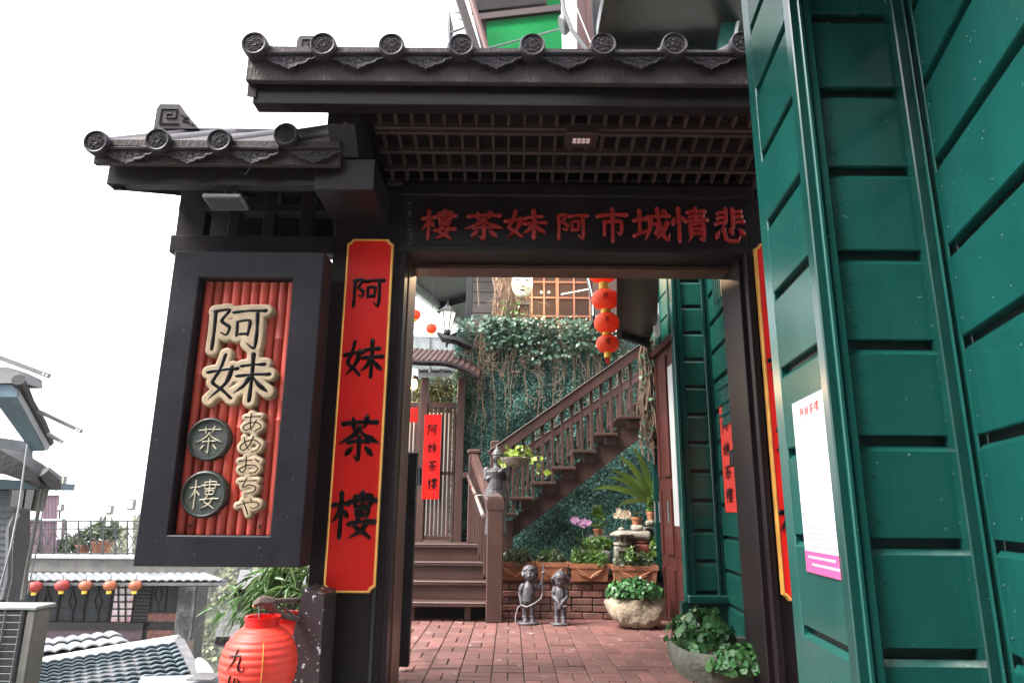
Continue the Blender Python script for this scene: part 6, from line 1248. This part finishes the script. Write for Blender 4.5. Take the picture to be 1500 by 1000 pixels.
for lab, u, v0, v1, w_ in (('square yellowish floodlamp on the tall right terrace post', 192, 731, 822, 10), ('smaller yellowish floodlamp behind the feathery bush', 160, 740, 770, 8), ('yellowish floodlamp above the mauve tower top', 91, 697, 760, 8), ('yellowish floodlamp right beside the mauve tower', 88, 738, 790, 6)):
    t = thing('terrace_lamp', lab, 'lamp', P(u, v0, 17.5), 'square lamps on the roof terrace'); y = 17.5; bx('lamp_head', PX(u-w_/2, v0, y), PX(u+w_/2, v0, y), y, y+.12, PH(u, v0+w_*1.25+3, y), PH(u, v0, y), M['grey'], t); bx('lens', PX(u-w_*.38, v0, y), PX(u+w_*.38, v0, y), y-.012, y-.002, PH(u, v0+w_*1.2+1, y), PH(u, v0+2, y), mat('yellowish_lens', (.62, .58, .36), .3) if 'lens' not in M else M['lens'], t); M.setdefault('lens', bpy.data.materials['yellowish_lens'])
    MB().bar(P(u-2, v1, y+.06), P(u, v0+10, y+.06), .07, .07, (0, 1, 0)).build('post', M['white'], t)
mt = thing('mauve_tower', 'mauve boarded stair tower on the roof terrace beside the blue house', 'building', P(70, 810, 17.6)); TY2 = 17.6
bx('wall', PX(14, 780, TY2), PX(58, 780, TY2), TY2, TY2+1, PH(40, 815, TY2), PH(40, 764, TY2), M['mauve'], mt); bx('green_coping', PX(14, 762, TY2), PX(60, 762, TY2), TY2-.05, TY2+1, PH(40, 764, TY2), PH(40, 760, TY2), M['teal'], mt)
for k in range(5): MB().bar(P(64+k*4.6, 812-k*.3, TY2), P(66+k*4.6, 722, TY2), .07, .05, (0, 1, 0)).build('board', M['mauve'], mt)
for v in (724, 762): MB().bar(P(62, v, TY2-.04), P(88, v-1, TY2-.04), .05, .05).build('rail', M['white'], mt)
# blue clapboard house at the left edge
bh = thing('blue_house', 'weathered blue grey clapboard house with two dark eaves at the left edge', 'building', P(10, 800, 7.5))
M['bluepaint'] = mat('faded_blue_paint', (.075, .125, .165), .6, .25, 5, .4, 30, grime=.35, grimecol=(.10, .13, .15)); M['paleboard'] = mat('pale_weathered_board', (.19, .195, .215), .7, .25, 6, .5, 30, (1, .3, 1), grime=.5, grimecol=(.2, .2, .22)); M['felt'] = mat('dark_roof_felt', (.03, .028, .032), .8, .4, 8, .8, 30)
a, b, c = P(26, 562, 6.6), P(70, 655, 7.6), P(72, 650, 7.6)
MB().prism([P(-420, 570, 6.6), P(25, 580, 6.6), P(66, 660, 7.7), P(46, 661, 7.9), P(-4, 592, 6.9), P(-420, 578, 6.7)], (0, 0, .09)).build('soffit', M['bluepaint'], bh)
MB().prism([P(25, 582, 6.58), P(68, 661, 7.7), P(73, 654, 7.72), P(27, 563, 6.56)], (.02, -.02, 0)).build('rake_board', M['paleboard'], bh); MB().prism([P(-420, 580, 6.55), P(25, 581, 6.55), P(26, 563, 6.55), P(-420, 562, 6.55)], (0, .03, 0)).build('rake_board', M['bluepaint'], bh)
MB().tube([P(27, 556, 6.5), P(42, 590, 6.9), P(60, 620, 7.3), P(72, 648, 7.7)], [.06, .055, .055, .05], 8).build('roof_edge', M['felt'], bh); MB().prism([P(-420, 563, 6.52), P(33, 561, 6.52), P(32, 548, 6.7), P(10, 537, 6.9), P(-420, 535, 6.9)], (0, .3, 0)).build('roof', M['felt'], bh)
for k in range(5): MB().prism([P(-420, 585+k*13+8, 7.2), P(44-k*.2, 655+k*12-4+8-k*2, 7.9), P(44, 643+k*12-4+8-k*2, 7.9), P(-420, 573+k*13+8, 7.2)], (.02, .02, 0)).build('clapboard', M['paleboard'], bh)
MB().prism([P(-420, 672, 6.2), P(64, 706, 6.8), P(62, 716, 6.8), P(-420, 712, 6.4)], (0, .5, 0)).build('lower_soffit', M['bluepaint'], bh)
MB().prism([P(-420, 560, 6.2), P(0, 658, 6.4), P(30, 675, 6.5), P(48, 688, 6.6), P(60, 709, 6.7), P(54, 715, 6.7), P(28, 702, 6.5), P(0, 692, 6.4), P(-420, 600, 6.2)], (0, .30, 0)).build("lower_roof", M['felt'], bh); MB().tube([P(64, 690, 6.7), P(80, 704, 6.8), P(86, 716, 6.85)], [.06, .07, .03], 8).build('gutter_end', M['slabgrey'], bh)
for k in range(30): v = 718+k*9.6; MB().prism([P(-420, v+10, 6.3), P(22-k*.95, v+11, 7.0), P(21-k*.95, v, 7.02), P(-420, v, 6.33)], (.015, .03, 0)).build('clapboard', M['paleboard'], bh)
MB().prism([P(-420, 715, 6.45), P(16, 715, 7.1), P(-4, 1250, 7.1), P(-420, 1250, 6.45)], (0, .3, 0)).build('wall', M['felt'], bh)
w_ = MB().prism([P(14, 716, 6.9), P(61, 714, 6.9), P(52, 749, 6.9), P(11, 744, 6.9)], (0, .12, 0)).build('window', M['concrete'], bh); MB().prism([P(19, 717, 6.89), P(37, 717, 6.89), P(33, 744, 6.89), P(16, 741, 6.89)], (0, -.01, 0)).build('pane', M['glass'], w_); MB().prism([P(40, 717, 6.89), P(52, 716, 6.89), P(46, 746, 6.89), P(36, 744, 6.89)], (0, -.01, 0)).build('pane', M['glass'], w_)
for a, b, c, d, w in ((-10, 520, 73, 551, .05), (56, 602, 120, 632, .036), (70, 635, 91, 648, .03)):
    mb = MB(); A, B = P(a, b, 6.9), P(c, d, 6.9); mb.bar(A, B, .03, w); mb.bar(A+V((0, .03, w*.4)), B+V((0, .03, w*.4)), .05, .008); mb.build('slotted_bar', M['grey'], bh)
    for t in (.9, .96): 
        q = A.lerp(B, t); MB().lathe([(0, 0), (.011, 0)], 10, Matrix.Translation(q+V((0, -.0165, 0))) @ Matrix.Rotation(math.pi/2, 4, 'X')).build('slot', M['white'], bh)
MB().tube([P(40, 650, 6.2), P(28, 740, 6.0), P(16, 800, 5.8), P(0, 860, 5.7)], .008, 5).build('cable', M['grey'], bh); MB().tube([P(24, 752, 6.6), P(14, 775, 6.5), P(12, 850, 6.4), P(4, 880, 6.3)], .03, 6).build('hose', M['black'], bh)
MB().tube([P(62, 716, 6.8), P(52, 770, 6.8), P(40, 830, 6.8), P(32, 878, 6.8)], .018, 6).build('conduit', M['concrete'], bh); MB().tube([P(66, 716, 6.8), P(57, 790, 6.8), P(40, 870, 6.8)], .006, 5).build('cable', M['grey'], bh)
# air conditioner
ac = thing('air_conditioner', 'grey outdoor air conditioner with wire grille at the lower left corner', 'air conditioner', P(20, 960, 4.9)); AY = 4.9
ax0, ax1 = PX(-70, 940, AY), PX(38, 900, AY); az1, az0 = PH(20, 893, AY), PH(20, 1160, AY)
bx('body', ax0, ax1, AY, AY+.15, az0, az1, M['black'], ac, .01); bx('top', ax0, ax1+.07, AY-.01, AY+.20, az1+.001, az1+.025, mat('pale_green_grey_lid', (.20, .22, .20), .5, .25, 8, .3, 40, grime=.5, grimecol=(.2, .22, .19)), ac, .006); bx('side_panel', ax1+.001, ax1+.065, AY+.0, AY+.16, az0, az1, M['concrete'], ac, .01)
for k in range(12): MB().tube([V((ax0, AY-.012, az1-.03-k*.045)), V((ax1-.01, AY-.012, az1-.03-k*.045))], .003, 5).build('grille_wire', M['grey'], ac)
for k in range(4): MB().tube([V((ax1-.02-k*.11, AY-.018, az1)), V((ax1-.02-k*.11, AY-.018, az0))], .0035, 5).build('grille_wire', M['grey'], ac)
# wooded hill
def hill():
    mb = MB(); nx, ny = 50, 26; vs = []
    def H(x, y): return max(-62, -62+46*math.exp(-((x+70)/75)**2-((y-200)/70)**2)+22*math.exp(-((x+10)/110)**2-((y-240)/80)**2)+12*math.exp(-((x+84)/26)**2-((y-170)/30)**2)+3*mnoise.noise(V((x*.04, y*.04, 0))))
    for i in range(nx):
        for j in range(ny): x = -260+420*i/(nx-1); y = 95+260*j/(ny-1); vs.append((x, y, H(x, y)))
    o = mb.add(vs, [(i*ny+j, (i+1)*ny+j, (i+1)*ny+j+1, i*ny+j+1) for i in range(nx-1) for j in range(ny-1)]).build('hill', mat('hill_ground', (.06, .07, .035), .9, .4, .05), None, smooth=180, kind='structure')
    pos = []; nn = []
    for k in range(2600):
        x = rng.uniform(-150, -20); y = rng.uniform(110, 215); z = H(x, y)
        if z < -58: continue
        r_ = rng.uniform(1.3, 2.8); a, b = dome((x, y, z+r_*.6), r_, r_, r_*1.0, 34, -.1); pos.append(a); nn.append(b)
    w_ = leaves(np.concatenate(pos), np.concatenate(nn), 1.15, M['wood2'], 'wooded_slope', None, .9, .3, .6, kind='stuff'); w_['label'] = 'pale hazy wooded hillside seen between the lantern house and the shed'; w_['category'] = 'woodland'
hill()

# ================================================================== UPPER BACKGROUND above the main eave
uh = thing('upper_house', 'tall house above the gate with dark soffit, red post and pale column', 'building', (1, 7, 4)); UY = 7.0
bx('soffit', PX(872, 40, UY), 3.6, UY-.9, UY+.2, PH(950, 66, UY), PH(950, 66, UY)+.2, M['black'], uh)
MB().prism([P(866, -60, UY), P(1062, -60, UY), P(1052, 90, UY), P(872, 90, UY)], (0, .2, 0)).build('wall', mat('dark_upper_wall', (.018, .016, .018), .7, .3, 5, .4, 40), uh)
for k in range(3): bx('green_panel', PX(1010, 40, UY-.1), PX(1100, 40, UY-.1), UY-.05+k*.003, UY-.03+k*.003, PH(1000, 90-k*50, UY), PH(1000, 42-k*50, UY), M['greendark'], uh)
MB().prism([P(845, -40, UY-.2), P(858, -40, UY-.2), P(866, 80, UY-.2), P(846, 80, UY-.2)], (0, .1, 0)).build('red_post', M['doorred'], uh); MB().prism([P(858, -40, UY-.25), P(862, -40, UY-.25), P(872, 80, UY-.25), P(862, 80, UY-.25)], (0, .1, 0)).build('red_sign_edge', M['doorred'], uh)
MB().prism([P(824, -40, UY-.1), P(846, -40, UY-.1), P(846, 85, UY-.1), P(827, 85, UY-.1)], (0, .3, 0)).build('pale_column', M['white'], uh)
MB().prism([P(1072, -40, UY-.4), P(1093, -40, UY-.4), P(1066, 90, UY-.4), P(1048, 90, UY-.4)], (0, .12, 0)).build('corner_post', M['teal'], uh); MB().prism([P(1094, -40, UY-.42), P(1098, -40, UY-.42), P(1072, 90, UY-.42), P(1067, 90, UY-.42)], (0, .1, 0)).build('trim', M['white'], uh)
MB().tube([P(820, -30, UY-.6), P(826, 15, UY-.6), P(838, 45, UY-.6), P(860, 75, UY-.6), P(880, 90, UY-.6)], .024, 8).build('cable', M['grey'], uh); MB().tube([P(836, -10, UY-.7), P(852, 30, UY-.7), P(868, 70, UY-.7)], .006, 5).build('cable', M['white'], uh)
MB().lathe([(.0, 0), (.10, .0), (.11, .03), (.09, .07), (0, .08)], 18, Matrix.Translation(P(822, 38, UY-.5)) @ Matrix.Rotation(1.2, 4, 'Y') @ Matrix.Scale(1.0, 4)).build('white_dish', M['grey'], uh)
aw = thing('green_awning', 'bright green awning on dark beams and a brown pole above the gate', 'awning', P(760, 40, 7.5)); AWY = 7.6
M['awn'] = mat('bright_green_canvas', (.003, .105, .028), .7, .15, 4, .1, 30, spec=.05)
MB().prism([P(712, 26, AWY), P(828, 12, AWY), P(832, 95, AWY-.3), P(716, 95, AWY-.3)], (0, .03, 0)).build('canopy', M['awn'], aw)
MB().prism([P(700, -50, AWY+.4), P(830, -50, AWY+.4), P(830, 10, AWY+.3), P(705, 22, AWY+.3)], (0, .03, 0)).build('upper_canopy', M['awn'], aw)
MB().bar(P(700, 27, AWY-.08), P(832, 12, AWY-.08), .06, .09).build('beam', M['reddark'], aw); MB().bar(P(690, 14, AWY+.1), P(800, 2, AWY+.1), .08, .13).build('beam', M['dark'], aw); MB().bar(P(700, 8, AWY+.2), P(832, -14, AWY+.2), .08, .10).build('beam', M['dark'], aw)
MB().tube([P(712, 72, AWY-.4), P(824, 42, AWY-.4)], .012, 6).build('strut', M['grey'], aw); MB().tube([P(684, -20, AWY-.3), P(700, 30, AWY-.3), P(718, 90, AWY-.3)], .038, 8).build('pole', mat('red_brown_pole', (.09, .03, .022), .5, .3, 8, .3, 40), aw)
MB().bar(P(664, -30, AWY-.1), P(704, 95, AWY-.1), .13, .10).build('side_beam', M['fascia'], aw); MB().bar(P(690, -30, AWY+.3), P(722, 95, AWY+.3), .12, .2).build('side_beam', M['dark'], aw)
at_ = thing('antenna_frame', 'thin metal frame with wires against the sky left of the green awning', 'frame', P(660, 40, 8.2)); q = MB(); q.bar(P(658, 14, 8.2), P(655, 85, 8.2), .02, .02, (0, 1, 0)); q.bar(P(660, 48, 8.2), P(680, 41, 8.2), .03, .03); q.build('frame', M['grey'], at_); MB().prism([P(659, 18, 8.22), P(664, 40, 8.22), P(662, 75, 8.22), P(657, 80, 8.22)], (0, .02, 0)).build('panel', M['slabgrey'], at_); MB().tube([P(664, 20, 8.2), P(672, 18, 8.2), P(672, 28, 8.2), P(678, 30, 8.2)], .012, 6).build('wire', M['grey'], at_)
# the lane's other side: unseen houses behind the viewer, put in to darken gate and bay
oh = thing('opposite_house', 'dark house front across the lane behind the viewer', 'building', (1.5, -3.2, -1.62))
bx('wall', -9, 7, -4.4, -3.2, -1.62, 5.2, M['darkwall'], oh, .02)
for k in range(10): bx('shutter', -8.8+k*1.6, -7.4+k*1.6, -3.19, -3.15, -1.6, 1.0, M['brown'], oh)
bx('roof', -9.4, 7.4, -4.8, -2.5, 5.21, 5.4, M['felt'], oh, .02)
bx('eave', .5, 4.0, -1.0, 3.0, zt+.02, zt+.14, M['greendark'], house, .01)  # unseen eave, added and drawn out to shade the green bay
# air between the gate and the far hill
hm = bpy.data.materials.new('haze_air'); hm.use_nodes = True; n_ = hm.node_tree.nodes; n_.remove(n_['Principled BSDF']); pv = n_.new('ShaderNodeVolumePrincipled'); pv.inputs['Density'].default_value = .0004; pv.inputs['Color'].default_value = (.95, .96, 1, 1); pv.inputs['Anisotropy'].default_value = .2
hm.node_tree.links.new(pv.outputs[0], n_['Material Output'].inputs['Volume'])
hz2 = MB().box(-6100, 6100, -2100, 6100, -66, 9.5, 0).build('haze', hm, None, smooth=0, kind='stuff')
